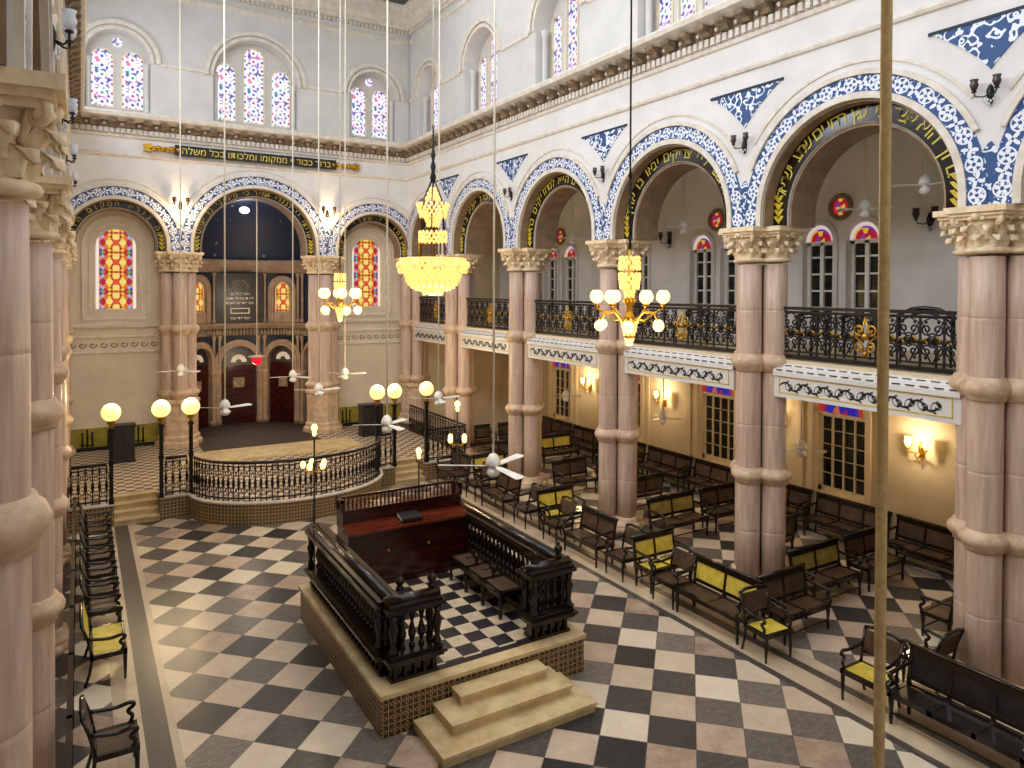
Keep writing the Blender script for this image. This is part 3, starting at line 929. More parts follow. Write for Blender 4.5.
for phi, hw in ((pi/2, .72), (pi*.27, .62), (pi*.73, .62), (pi*.04, .6), (pi*.96, .6)):
    f = apse_ang(phi); dn[0] += 1
    D = thing('door_%d' % dn[0], '', ''); del D['label']; del D['category']; struct(D)
    zs = 3.95-.22-hw
    m = MB(); ring(m, f, 0, zs, hw, hw+.2, -.22, -.02, legs=zs-PZ, n=24); ring(m, f, 0, zs, hw-.04, hw+.06, -.27, -.02, legs=zs-PZ, n=24)
    for sg in (-1, 1): 
        p = f(sg*(hw+.1), -.2, PZ); m.lathe([(.17, 0), (.17, .2), (.12, .26), (.12, 1.9), (.17, 2.05), (.17, 2.15)], p[0], p[1], p[2], 12)
    m.build('door_surround', M_soff, D)
    lancet(f, 0, hw, PZ, zs, -.06, D, M_dkpanel, None, name='door_leaf')
    m = MB(); m.prism([(-hw*.3, PZ+1.45), (hw*.3, PZ+1.45), (hw*.3, PZ+1.85), (-hw*.3, PZ+1.85)], lambda a, b, d: f(a, d, b), -.1, -.06); m.build('door_panel', M_trimd, D)
    m = MB(); m.prism([(-hw, PZ), (hw, PZ), (hw, zs-.1), (-hw, zs-.1)], lambda a, b, d: f(a, d, b), -.085, -.062); m.build('door_curtain', M_dkred, D)
    m = MB(); ring(m, f, 0, zs+.02, .12, .3, -.1, -.07, n=12); m.sphere(f(0, -.1, zs+.2), .08, 8); m.build('crest', M_trim, D)
# tall tablet in the middle bay and the niches beside it
f = apse_ang(pi/2)
t = thing('tablet_panel', 'tall dark carved tablet panel with inscribed lines above the central apse arch', 'wall panel', f(0, 0, 4.62))
def ft(s_, d, z): 
    p = f(s_, d, z); o = f(0, 0, 4.62); return (p[0]-o[0], p[1]-o[1], p[2]-o[2])
m = MB(); m.prism([(-.98, 4.62), (.98, 4.62), (.98, 6.58), (-.98, 6.58)], lambda a, b, d: ft(a, d, b), -.35, -.05); m.build('panel', M_dkpanel, t)
m = MB()
for s_ in (-.99, .93): m.prism([(s_, 4.62), (s_+.06, 4.62), (s_+.06, 6.58), (s_, 6.58)], lambda a, b, d: ft(a, d, b), -.38, -.34)
m.build('edge_strip', M_soff, t)
m = MB()
for z0, z1, w0 in ((4.98, 5.2, .36),): 
    for s_, e in ((-w0, -w0+.03), (w0-.03, w0)): m.prism([(s_, z0), (e, z0), (e, z1), (s_, z1)], lambda a, b, d: ft(a, d, b), -.38, -.35)
    for z_ in (z0, z1-.03): m.prism([(-w0, z_), (w0, z_), (w0, z_+.03), (-w0, z_+.03)], lambda a, b, d: ft(a, d, b), -.38, -.35)
def flat_text(m, fn, s_, d, z, txt, size, sgn=1):
    v, ff = text_polys(txt[::-1] if any('\u0590' < c_ < '\u05ff' for c_ in txt) and RTL_REV else txt, size)
    m.add([fn(s_+sgn*a, d, z+b) for a, b in v], ff)
RTL_REV = True
for z_, tx_ in ((5.72, 'אנכי יי אלהיך'), (5.54, 'לא תרצח לא תגנב'), (5.36, 'זכור את יום השבת'), (4.76, 'כבד את אביך')): flat_text(m, ft, 0, -.36, z_, tx_, .14)
m.build('inscription', M_text, t)
m = MB()
for k in range(9):
    a = pi*k/8; m.tube([ft(.3*cos(a), -.36, 6.05+.2*sin(a)), ft(.42*cos(a), -.36, 6.05+.34*sin(a))], .02, 4)
m.tube([ft(.3*cos(a*pi/8), -.36, 6.0+.3*sin(a*pi/8)) for a in range(16)], .02, 4, True); m.sphere(ft(0, -.38, 6.05), .06, 8)
m.build('carved_wreath', M_trimd, t)
for phi, side in ((pi*.27, 'right'), (pi*.73, 'left')):
    f = apse_ang(phi); WN[0] += 1
    w = thing('window_%d' % WN[0], '', ''); del w['label']; del w['category']; struct(w)
    m = MB(); ring(m, f, 0, 5.9, .38, .6, -.2, -.02, legs=1.28, n=20); ring(m, f, 0, 5.9, .34, .42, -.24, -.02, legs=1.28, n=20)
    m.prism([(-.6, 4.62), (.6, 4.62), (.6, 5.05), (-.6, 5.05)], lambda a, b, d: f(a, d, b), -.18, -.02); m.build('surround', M_soff, w)
    lancet(f, 0, .3, 5.05, 5.9, -.06, w, M_sg_side, M_cream, .06, .04, v0=5.1)
# pilaster strips between apse bays
m = MB()
for phi in (pi*.385, pi*.615, pi*.16, pi*.84):
    for z0, z1 in ((PZ, 4.1), (4.62, 6.6)):
        for dd in (-.05, .05):
            x, y = AC[0]+(AR-.08)*cos(phi+dd), AC[1]+(AR-.08)*sin(phi+dd)
            m.lathe([(.1, 0), (.1, .12), (.06, .16), (.06, z1-z0-.2), (.1, z1-z0-.06), (.1, z1-z0)], x, y, z0, 8)
struct(m.build('trim_92', M_soff))

# ------- raised platform with the bowed front
EC = (5.07, 20.45); ERX, ERY = 2.62, 1.95
def ell(n=30, dx=0): return [(EC[0]-(ERX+dx)*cos(pi*i/n), EC[1]-(ERY+dx)*sin(pi*i/n)) for i in range(n+1)]
poly = [(-.26, 27.49), (-.26, 20.45), (.72, 20.45), (.72, 21.35), (1.75, 21.35), (1.75, 20.45)]+ell()+[(8.22, 20.45), (8.22, 21.35), (9.2, 21.35), (9.2, 20.45), (10.8, 20.45), (10.8, 27.49)]
m = MB(); m.prism(poly, lambda a, b, d: (a, b, d), 0, PZ-.05)
P1 = struct(m.build('floor_platform_base', M_mosaic2))
m = MB(); m.prism(poly, lambda a, b, d: (a, b, d), PZ-.05, PZ)
struct(m.build('floor_platform', M_mosaicfloor))
def edge(m, pts, r=.045):
    m.tube([(x, y, PZ-.01) for x, y in pts], r, 8)
m = MB(); edge(m, [(-.26, 20.45), (.72, 20.45)]); edge(m, [(1.75, 20.45)]+ell()+[(8.22, 20.45)]); edge(m, [(9.2, 20.45), (10.8, 20.45)])
struct(m.build('trim_93', M_trim))
for x0, x1, nm, lb in ((.72, 1.75, 'l', 'flight of four yellow stone steps left of the bowed railing, behind the left chairs'), (8.22, 9.2, 'r', 'flight of four pale stone steps at the right end of the bowed railing')):
    t = thing('platform_steps', lb, 'steps', ((x0+x1)/2, 20.4, 0))
    for k in range(4):
        m = MB(); h = PZ/4*(k+1); y = 20.42+k*.235
        m.box(-(x1-x0)/2, (x1-x0)/2, y-20.4, 21.35-20.4, h-PZ/4, h-.035); m.box(-(x1-x0)/2, (x1-x0)/2, y-20.43, 21.35-20.4, h-.035, h)
        m.build('step', M_step, t)

# ================================================================== COLUMNS
SR = .228; OFF = .335
def pedestal(t, r=.66):
    m = MB(); m.lathe([(r+.1, PZ), (r+.1, PZ+.16), (r+.02, PZ+.22), (r+.02, PZ+.34), (r-.04, PZ+.4), (r-.04, 2.0), (r+.02, 2.05), (r+.02, 2.14), (r-.06, 2.2)], n=8, smooth=False)
    m.build('octagonal_pedestal', M_ring, t)
def shaft_mesh(z0):
    p = [(SR, z0)]
    for z in (1.25, 3.35, 5.6):
        if z > z0: p += [(SR, z-.05), (SR, z-.008), (SR-.003, z-.003), (SR-.003, z+.003), (SR, z+.008), (SR, z+.05)]
    p += [(SR-.005, 6.5)]
    return p
def band_prof(z0, h):
    return [(SR, z0), (SR+.03, z0+.0), (SR+.03, z0+.04), (SR+.05, z0+.06), (SR+.1, z0+h*.4), (SR+.11, z0+h*.6), (SR+.08, z0+h*.8), (SR+.04, z0+h*.9), (SR+.03, z0+h), (SR, z0+h)]
def capital_mb():
    m = MB()
    m.lathe([(SR, 0), (SR+.06, .015), (SR+.075, .05), (SR+.05, .085), (SR+.01, .1), (SR, .14), (SR+.02, .35), (SR+.1, .54)], n=20)
    def leaf(a, z0, h, r0, out, w):
        v = []; f = []
        n = 7
        for i in range(n+1):
            t = i/n
            ww = w*(.75+.5*sin(pi*min(t*1.1, 1)))*(1 if t < .8 else 1-(t-.8)*2.5)
            if t < .72: z = z0+h*t/.72; r = r0+out*(t/.72)**2.4
            else:
                q = (t-.72)/.28; z = z0+h+.03*sin(q*pi)-.09*q; r = r0+out+.075*sin(q*pi*.6)
            for s_ in (-1, -.5, 0, .5, 1):
                aa = a+s_*ww/r; rr = r+(.018 if s_ == 0 else (-.02 if abs(s_) == 1 else 0))+(.02*(1-abs(s_)))
                zz = z+(0 if abs(s_) < 1 else (.02 if i % 2 else -.012))
                v.append((rr*cos(aa), rr*sin(aa), zz))
        for i in range(n):
            for j in range(4): f.append((i*5+j, i*5+j+1, i*5+6+j, i*5+5+j))
        m.add(v, f, smooth=True)
        v2 = [(x*.93, y*.93, z) for x, y, z in v]
        m.add(v2, [tuple(reversed(q)) for q in f], smooth=True)
    for k in range(8): leaf(2*pi*k/8, .1, .17, SR+.01, .07, .085)
    for k in range(8): leaf(2*pi*(k+.5)/8, .2, .2, SR+.03, .1, .08)
    for k in range(4):
        a = pi/4+pi/2*k
        pts = []
        for t in range(16):
            q = t/15; th = q*2.6*pi; rr = .085*(1-q*.75)
            pts.append((.4+rr*cos(pi/2-th)*1-.0, .47+rr*sin(pi/2-th)))
        path = [(.27*cos(a), .27*sin(a), .3), (.33*cos(a), .33*sin(a), .46)]+[(x*cos(a), x*sin(a), z) for x, z in pts]
        m.tube(path, .032, 6, taper=[.7, 1]+[1-.4*i/16 for i in range(16)])
        m.sphere(((.41)*cos(a), (.41)*sin(a), .46), .045, 8)
    for k in range(4):
        a = pi/2*k
        m.sphere((.34*cos(a), .34*sin(a), .54), .07, 8)
        for e in (-.25, .25): m.sphere((.34*cos(a+e), .34*sin(a+e), .5), .04, 6)
    return m
def abacus_mb():
    m = MB()
    def cross(z0, z1, e):
        h = .3+e; o = OFF+.3+e
        p = [(-h, -o), (h, -o), (h, -h), (o, -h), (o, h), (h, h), (h, o), (-h, o), (-h, h), (-o, h), (-o, -h), (-h, -h)]
        m.prism(p, lambda a, b, d: (a, b, d), z0, z1)
    cross(7.03, 7.08, .02); cross(7.08, 7.13, .07); cross(7.13, SPR, .12)
    return m
_cap = None
def column(x, y, label, z0=0):
    global _cap
    t = thing('clustered_column', label, 'column', (x, y, 0), 0, None)
    first = _cap is None
    offs = [(-OFF, 0), (OFF, 0), (0, -OFF), (0, OFF)]
    if first:
        _cap = {}
        m = MB(); m.lathe(shaft_mesh(.3), n=24); _cap['sh'] = m.build('shaft', M_shaft, t)
        _cap['ca'] = capital_mb().build('capital', M_cap, t)
        m = MB()
        for ox, oy in offs: m.lathe(band_prof(2.2, .3), ox, oy, 0, 24)
        _cap['r1'] = m.build('ring_moulding', M_ring, t)
        m = MB()
        for ox, oy in offs: m.lathe(band_prof(4.4, .34), ox, oy, 0, 24)
        _cap['r2'] = m.build('ring_moulding', M_ring, t)
        m = MB()
        for ox, oy in offs: m.lathe([(SR+.12, 0), (SR+.12, .1), (SR+.15, .14), (SR+.12, .2), (SR+.06, .23), (SR+.07, .3), (SR, .34)], ox, oy, 0, 24)
        m.lathe([(.72, 0), (.72, .1), (.68, .12)], 0, 0, 0, 8)
        _cap['ba'] = m.build('base', M_ring, t)
        _cap['ab'] = abacus_mb().build('abacus', M_cap, t)
        for ox, oy in offs[1:]:
            for k in ('sh', 'ca'):
                c = _cap[k].copy(); COL.objects.link(c); c.parent = t
                c.location = (ox, oy, 6.54 if k == 'ca' else 0)
        _cap['sh'].location = (-OFF, 0, 0); _cap['ca'].location = (-OFF, 0, 6.54)
        _cap['root'] = t
    else:
        for k in kids_cache(_cap['root']):
            c = k.copy(); COL.objects.link(c); c.parent = t
            if k is _cap['ba'] and z0: c.location = (0, 0, z0)
    return t
ORD = ['first', 'second', 'third', 'fourth', 'fifth', 'sixth']
for i, y in enumerate(CY):
    if i == 0: column(11.71, y, 'clustered pink stone column just beyond the right edge of the picture')
    else: column(11.71, y+(.1 if i == 1 else 0), 'clustered pink stone column of the right arcade, %s counting inward from the right edge' % ORD[i-1])
for i, y in enumerate(CY[1:]): column(-.82, y, 'clustered pink stone column of the left arcade, %s from the camera' % ORD[i])
pedestal(column(11.71, 27.11, 'clustered column in the far right corner beside the platform steps', PZ), .6)
pedestal(column(2.93, 27.11, 'clustered stone column left of the dark apse', PZ))
pedestal(column(7.96, 27.11, 'clustered stone column right of the dark apse', PZ))
column(-.82, 27.11, 'clustered column in the far left corner, mostly hidden by the left arcade', PZ)

# ================================================================== INSCRIPTION BEAM
t = thing('inscription_board', 'long narrow black board with gold Hebrew letters and gilded ends below the back cornice', 'sign', (5.5, YB-.12, 10.62))
m = MB(); m.box(-2.75, 2.75, -.05, .1, -.17, .17); m.build('board', M_black, t)
for sg in (-1, 1):
    m = MB()
    m.box(sg*3.05-.5, sg*3.05+.5, -.03, .1, -.07, .07)
    for k in range(5): m.sphere((sg*(2.65+k*.2), -.05, 0), .1 if k % 2 else .07, 8)
    m.prism([(sg*3.45, -.14), (sg*3.7, -.1), (sg*3.62, 0), (sg*3.7, .1), (sg*3.45, .14)], lambda a, b, d: (a, d, b), -.04, .08)
    m.build('gilded_end', M_gold, t)
m = MB(); flat_text(m, lambda s_, d, z: (s_, d, z), 0, -.055, -.11, 'ברוך כבוד יי ממקומו ומלכותו בכל משלה', .315); m.build('lettering', M_letter, t)

# ================================================================== BIMAH
B = thing('reading_platform', 'square raised reading platform with yellow stone coping and patterned tile sides', 'platform', (5.08, 11.0, 0))
bx0, bx1, by0, by1, bz = 3.385-5.08, 6.778-5.08, 8.92-11, 13.07-11, .594
m = MB(); m.box(bx0+.03, bx1-.03, by0+.03, by1-.03, 0, bz-.06); m.build('riser', M_mosaic, B)
m = MB(); m.box(bx0, bx1, by0, by1, bz-.06, bz); m.build('coping', M_step, B)
m = MB(); m.box(bx0+.45, bx1-.45, by0+.3, by1-.4, bz, bz+.006); m.build('checkered_floor', M_bfloor, B)
m = MB(); m.box(bx0+.45, bx1-.45, by0+.22, by0+.33, bz, bz+.008); m.build('dark_border', M_dkpanel, B)
t = thing('reading_platform_steps', 'three worn yellow stone steps in front of the reading platform', 'steps', (5.08, 8.5, 0))
for k, (x0, x1, y) in enumerate([(3.85, 6.27, 7.98), (4.14, 6.06, 8.3), (4.42, 5.86, 8.62)]):
    m = MB(); h = bz/4
    m.box(x0-5.08+.02, x1-5.08-.02, y-8.5+.03, 8.92-8.5, h*k, h*(k+1)-.045); m.box(x0-5.08, x1-5.08, y-8.5, 8.92-8.5, h*(k+1)-.045, h*(k+1))
    m.build('step', M_step, t)

_bal = MB(); _bal.lathe([(.045, 0), (.045, .03), (.025, .05), (.03, .09), (.052, .16), (.058, .2), (.04, .27), (.022, .34), (.03, .38), (.022, .4), (.04, .43), (.045, .5), (.045, .54)], n=10)
_bal_o = None; _sm_o = None
def balustrade(label, x, y, L, rz, n, front=False):
    """runs along local x from 0..L, standing at the platform top; outside face is local -y"""
    global _bal_o, _sm_o
    t = thing('balustrade', label, 'railing', (x, y, bz), rz)
    m = MB(); m.box(0, L, -.13, .13, 0, .05); m.box(.01, L-.01, -.07, .07, .05, .22); m.build('plinth', M_black, t)
    m = MB()
    m.box(-.05, L+.05, -.2, .2, .25, .3); m.box(-.08, L+.08, -.24, .24, .3, .34); m.box(-.03, L+.03, -.18, .18, .34, .39)
    m.build('lower_ledge', M_black, t)
    m = MB()
    m.box(-.03, L+.03, -.15, .15, .93, .97); m.box(-.07, L+.07, -.21, .21, .97, 1.03); m.box(-.04, L+.04, -.17, .17, 1.03, 1.07)
    m.tube([(-.05, 0, 1.07), (L+.05, 0, 1.07)], .08, 10)
    m.build('top_rail', M_black, t)
    m = MB()
    for yy in (-.045, .045):
        for k in range(n-1):
            xc = (k+1)*L/n; w_ = L/n*.5
            m.tube([(xc-w_*cos(pi*q/6), yy, .8+.11*sin(pi*q/6)) for q in range(7)], .012, 5)
    m.build('carved_arcading', M_black, t)
    if _bal_o is None:
        _bal_o = _bal.build('baluster', M_black, t); first = True
        q = MB(); q.lathe([(.03, 0), (.03, .03), (.018, .05), (.024, .12), (.02, .2)], n=8)
        _sm_o = q.build('short_baluster', M_black, t)
        _bal_o.location = (.5*L/n, 0, .39); _sm_o.location = (.5*L/n, -.1, .05)
        st = 1
    else: st = 0
    for k in range(st, n):
        for o, yy, z in ((_bal_o, 0, .39), (_sm_o, -.1, .05)):
            c = o.copy(); COL.objects.link(c); c.parent = t; c.location = ((k+.5)*L/n, yy, z)
    # carved corner brackets
    for xx in (.03, L-.03):
        for yy in (-.13, .13):
            m = MB(); m.lathe([(.05, .39), (.06, .45), (.035, .52), (.055, .66), (.07, .74), (.04, .82), (.06, .93)], xx, yy, 0, 8)
            m.build('corner_post', M_black, t)
    return t
balustrade('long left balustrade of black turned wood around the reading platform', 3.68, 12.88, 3.5, -pi/2, 24)
balustrade('long right balustrade of black turned wood around the reading platform', 6.56, 9.36, 3.5, pi/2, 24)
balustrade('short front balustrade of black wood left of the reading platform steps', 3.62, 9.27, .72, 0, 5)
balustrade('short front balustrade of black wood right of the reading platform steps', 5.92, 9.27, .7, 0, 5)
# finials
fin = None
for lab, x, y in (('black urn finial at the outer end of the left front balustrade', 3.86, 9.42), ('black urn finial beside the open gap, left front balustrade', 4.3, 9.3),
                  ('black urn finial beside the open gap, right front balustrade', 6.05, 9.3), ('black urn finial at the outer end of the right front balustrade', 6.5, 9.3)):
    if fin is None:
        m = MB(); m.lathe([(.06, 0), (.06, .03), (.03, .05), (.065, .1), (.07, .14), (.04, .18), (.02, .2), (.03, .22), (.0, .25)], n=14)
        fin = m.build('urn_finial', M_black); tag(fin, lab, 'finial'); fin.location = (x, y, bz+1.15)
    else: c = dup(fin, (x, y, bz+1.15), 0, lab)

# reading desk
t = thing('reading_desk', 'wide dark red mahogany reading desk with a sloped top and low spindle gallery', 'desk', (5.27, 12.6, bz))
W = 1.2
m = MB(); m.box(-W, W, -.28, .36, 0, 1.0); m.box(-W-.03, W+.03, -.32, .4, 0, .08); m.build('body', M_dkred, t)
m = MB(); m.prism([(-.36, 1.0), (.04, 1.07), (.04, 1.11), (-.36, 1.04)], lambda a, b, d: (d, a, b), -W-.02, W+.02); m.build('sloped_top', M_mahog, t)
m = MB(); m.box(-W, W, .04, .4, 1.0, 1.32); m.box(-W-.02, W+.02, .02, .42, 1.32, 1.36); m.build('back_board', M_dkred, t)
m = MB()
m.box(-W-.02, W+.02, .31, .38, 1.5, 1.54)
for sg in (-1, 1): m.box(sg*W-.03, sg*W+.03, .04, .38, 1.5, 1.54); m.box(sg*W-.03, sg*W+.03, .04, .1, 1.36, 1.54); m.box(sg*W-.03, sg*W+.03, .31, .38, 1.36, 1.54)
m.build('gallery_rail', M_dkred, t)
m = MB(); m.lathe([(.016, 0), (.024, .05), (.012, .1), (.016, .14)], n=6); g0 = m.build('spindle', M_mahog, t); g0.location = (-W+.05, .345, 1.36)
for k in range(1, 30):
    c = g0.copy(); COL.objects.link(c); c.parent = t; c.location = (-W+.05+k*(2*W-.1)/29, .345, 1.36)
m = MB()
for sg in (-.45, .35): m.sphere((sg, -.3, .62), .025, 8)
m.build('knob', M_gold, t)
bk = thing('prayer_book', 'closed dark book lying on the sloped desk top', 'book', (5.3, 12.46, bz+1.095))
m = MB(); m.prism([(-.14, -.02), (.14, .03), (.14, .09), (-.14, .04)], lambda a, b, d: (d, a, b), -.2, .2); m.build('cover', M_cabinet, bk)
m = MB(); m.prism([(-.125, -.005), (.125, .042), (.125, .076), (-.125, .028)], lambda a, b, d: (d, a, b), -.205, .205); m.build('pages', M_cream, bk)

# ================================================================== BENCHES AND CHAIRS
def long_bench(L, name, label, cane_back, cane_seat, cat='bench', grp=None, dpt=.52, solid=False):
    """front faces local -y, centred on x, back at y=+dpt/2"""
    t = thing(name, label, cat, (0, 0, 0), 0, grp)
    h = dpt/2
    m = MB(); m.box(-L/2+.05, L/2-.05, -h+.06, h-.06, .42, .445); m.build('seat', cane_seat, t)
    m = MB(); m.box(-L/2, L/2, -h, -h+.07, .38, .46); m.box(-L/2, L/2, h-.07, h, .38, .46)
    k = max(1, round(L/.6))
    for i in range(k+1): x = -L/2+.03+(L-.06)*i/k; m.box(x-.03, x+.03, -h, h, .385, .455)
    m.build('seat_frame', M_black, t)
    bx = lambda z: h-.03+(z-.42)*.16
    m = MB()
    A = Matrix.Identity(4)
    def slab(mm, x0, x1, z0, z1, th):
        mm.prism([(bx(z0)-th/2, z0), (bx(z1)-th/2, z1), (bx(z1)+th/2, z1), (bx(z0)+th/2, z0)], lambda a, b, d: (d, a, b), x0, x1)
    slab(m, -L/2+.05, L/2-.05, .56, .86, .02); m.build('backrest', cane_back, t)
    m = MB(); slab(m, -L/2, L/2, .86, .95, .05); slab(m, -L/2, L/2, .5, .56, .04); m.tube([(-L/2-.02, bx(.96), .96), (L/2+.02, bx(.96), .96)], .035, 8)
    for i in range(k+1): x = -L/2+.03+(L-.06)*i/k; slab(m, x-.025, x+.025, .42, .95, .045)
    m.build('back_frame', M_black, t)
    for sg in (-1, 1):
        for yy in (-1, 1):
            m = MB(); m.lathe([(.022, 0), (.03, .1), (.02, .16), (.036, .3), (.038, .42)], sg*(L/2-.04), yy*(h-.04), 0, 8); m.build('leg', M_black, t)
        m = MB()
        m.tube(smooth([(sg*(L/2-.02), -h+.03, .44), (sg*(L/2-.02), -h+.0, .52), (sg*(L/2-.02), -h+.07, .6), (sg*(L/2-.02), -h+.02, .68), (sg*(L/2-.02), -.05, .7), (sg*(L/2-.02), bx(.72), .72)]), .028, 7)
        m.build('armrest', M_black, t)
    m = MB(); m.tube([(-L/2+.04, -h+.04, .16), (L/2-.04, -h+.04, .16)], .014, 6); m.tube([(-L/2+.04, h-.04, .16), (L/2-.04, h-.04, .16)], .014, 6); m.build('stretcher', M_black, t)
    return t
def armchair(name, label, cane_seat, cane_back, grp=None, w=.6):
    t = thing(name, label, 'chair', (0, 0, 0), 0, grp)
    h = .25
    m = MB(); m.box(-w/2+.03, w/2-.03, -h+.03, h-.03, .43, .455); m.build('seat', cane_seat, t)
    m = MB(); m.box(-w/2, w/2, -h, -h+.05, .39, .46); m.box(-w/2, w/2, h-.05, h, .39, .46); m.box(-w/2, -w/2+.05, -h, h, .39, .46); m.box(w/2-.05, w/2, -h, h, .39, .46); m.build('seat_frame', M_black, t)
    m = MB()
    for sg in (-1, 1): m.tube([(sg*(w/2-.03), h-.03, .44), (sg*(w/2-.02), h+.02, .7), (sg*(w/2-.01), h+.1, .93)], .022, 7)
    m.tube([(-w/2+.01, h+.1, .93), (-w/4, h+.11, .97), (w/4, h+.11, .97), (w/2-.01, h+.1, .93)], .028, 7)
    m.tube([(-w/2+.02, h+.01, .6), (w/2-.02, h+.01, .6)], .016, 6)
    m.build('back_frame', M_black, t)
    m = MB(); m.prism([(h+.01, .62), (h+.08, .91), (h+.1, .91), (h+.03, .62)], lambda a, b, d: (d, a, b), -w/2+.04, w/2-.04); m.build('backrest', cane_back, t)
    for sg in (-1, 1):
        m = MB(); m.lathe([(.016, 0), (.026, .2), (.03, .4)], sg*(w/2-.03), -h+.03, 0, 8); m.build('leg', M_black, t)
        m = MB(); m.tube([(sg*(w/2-.03), h+.06, 0), (sg*(w/2-.03), h, .2), (sg*(w/2-.03), h-.03, .42)], .022, 7); m.build('leg', M_black, t)
        m = MB(); m.tube(smooth([(sg*(w/2-.02), -h+.08, .45), (sg*(w/2-.01), -h+.05, .53), (sg*(w/2), -h+.1, .6), (sg*(w/2), -h+.03, .66), (sg*(w/2), -h+.08, .7), (sg*(w/2), 0, .68), (sg*(w/2-.02), h+.03, .72)]), .025, 7); m.build('armrest', M_black, t)
    return t
B_y = long_bench(1.5, 'cane_bench', 'x', M_cane_y, M_cane_d)
B_d = long_bench(1.5, 'cane_bench', 'x', M_cane_d, M_cane_d)
B_o = long_bench(1.5, 'cane_bench', 'x', M_cane_o, M_cane_d)
B_s = long_bench(1.12, 'cane_bench', 'x', M_cane_y, M_cane_y)
B_b = long_bench(1.7, 'cane_bench', 'x', M_dkpanel, M_black)
B_w = long_bench(1.9, 'wall_bench', 'x', M_cane_d, M_cane_d)
C_y = armchair('cane_armchair', 'x', M_cane_y, M_cane_d)
C_d = armchair('cane_armchair', 'x', M_cane_d, M_cane_d)
C_w = armchair('cane_armchair', 'x', M_cane_y, M_cane_y, w=1.1)
used = set()
def place(src, x, y, face, label, group, cat=None):
    """face: world direction the sitter looks, in degrees (0=+x, 90=+y)"""
    rz = math.radians(face+90)
    if src.name in used: o = dup(src, (x, y, 0), rz, label, group)
    else:
        used.add(src.name); kids_cache(src); src.location = (x, y, 0); src.rotation_euler = (0, 0, rz); src['label'] = label; src['group'] = group; o = src
    return o
G1 = 'benches facing the nave on the right'; G2 = 'cross benches of the right aisle'; G3 = 'benches along the right wall'; G4 = 'armchairs on the right'; G5 = 'armchairs along the left'
NX = 9.72
place(B_b, NX+.1, 4.88, 180, 'black wooden bench with solid back at the lower right, before the nearest column', G1)
place(C_y, NX+.05, 6.12, 180, 'armchair with yellow cane seat beside the brass rod, next to the nearest black bench', G4)
place(C_d, 11.0, 5.95, 90, 'dark armchair behind the nearest black bench, left of the nearest right column', G4)
place(B_y, NX, 9.02, 180, 'bench with bright yellow cane back in front of the second right column', G1)
place(C_y, NX-.02, 7.84, -95, 'armchair with tan cane seat at the near corner of the yellow backed bench', G4)
place(C_d, NX, 10.11, 180, 'dark armchair at the far end of the yellow backed bench', G4)
place(B_d, 10.75, 8.1, -90, 'dark cane bench facing the camera, against the foot of the second right column', G2).scale = (.82, 1, 1)
place(B_s, 10.15, 10.8, -90, 'short bench with yellow cane back in front of the third right column', G2)
place(C_d, NX, 11.56, 180, 'open dark armchair at the nave edge, in front of the short yellow bench', G4)
place(B_d, NX, 12.75, 180, 'dark cane bench facing the nave, beside the third right column', G1)
place(C_d, NX, 13.95, 180, 'dark armchair just past the third right column', G4)
place(B_s, 10.3, 14.6, -90, 'short yellow cane bench between the third and fourth right columns', G2)
place(C_d, NX, 15.3, 180, 'dark armchair at the nave edge, before the bench at the fourth right column', G4)
place(B_d, NX, 16.7, 180, 'dark cane bench facing the nave, in front of the fourth right column', G1)
place(C_d, NX, 17.95, 180, 'dark armchair beside the fourth right column', G4)
place(B_s, 10.7, 18.75, -90, 'short yellow cane bench just past the fourth right column', G2)
place(B_d, NX, 19.55, 180, 'dark cane bench facing the nave, farthest on the right', G1)
xs = [(12.4, 'nearer the column'), (14.0, 'nearer the wall')]
for j, (yb, yel, nm) in enumerate([(8.75, True, 'behind the second right column'), (12.75, True, 'level with the third right column'), (17.0, False, 'level with the fourth right column'), (20.2, True, 'behind the fifth right column'), (22.9, False, 'farthest back')]):
    for x, side in xs:
        src = B_d
        if j in (0, 1) and x < 13: src = B_o
        if j == 3 and x > 13: src = B_y
        place(src, x, yb-.1, -90, 'cross bench in the right aisle %s, %s' % (nm, side), G2)
    if j in (0, 1, 2): place(B_d, 13.1, yb-2.1, 90, 'freestanding dark bench in the right aisle, %s' % nm.replace('behind', 'before').replace('level with', 'short of'), G2)
k = 0
names = ['nearest', 'second', 'third', 'fourth', 'fifth', 'sixth', 'seventh', 'eighth', 'ninth', 'tenth']
for i in range(9):
    y = 6.2+i*2.05
    place(B_w, XW-.42, y, 180, 'dark wall bench under the right aisle windows, %s from the camera' % names[i], G3)
for i, (y, src, nm) in enumerate([(9.98, C_d, 'lowest in the photo'), (14.35, C_d, 'just behind the yellow seat'), (15.2, C_d, 'second behind the yellow seat'), (16.15, C_d, 'third behind the yellow seat'), (17.1, C_d, 'fourth behind the yellow seat'), (18.05, C_d, 'fifth behind the yellow seat'), (19.0, C_d, 'farthest, before the platform')]):
    place(src, .36, y, 0, 'black armchair in the left row, %s' % nm, G5)
place(C_w, .36, 12.92, 0, 'wide armchair with yellow cane seat and back in the left row', G5)
# rail behind the left chairs
t = thing('low_wooden_rail', 'long dark wooden rail running behind the left row of armchairs', 'rail', (-.12, 8.0, 0))
m = MB(); m.box(-.03, .03, 0, 11.8, .96, 1.03); m.box(-.02, .02, 0, 11.8, .5, .54); m.build('rail', M_black, t)
for i in range(8):
    m = MB(); m.box(-.035, .035, i*1.67-.035, i*1.67+.035, 0, 1.03); m.build('post', M_black, t)
# dark benches of the left aisle, seen through the arcade
for i in range(4):
    place(B_w, -2.6, 12.5+i*2.6, 0, 'dark bench in the left aisle behind the arcade, %s from the camera' % names[i], 'benches in the left aisle')
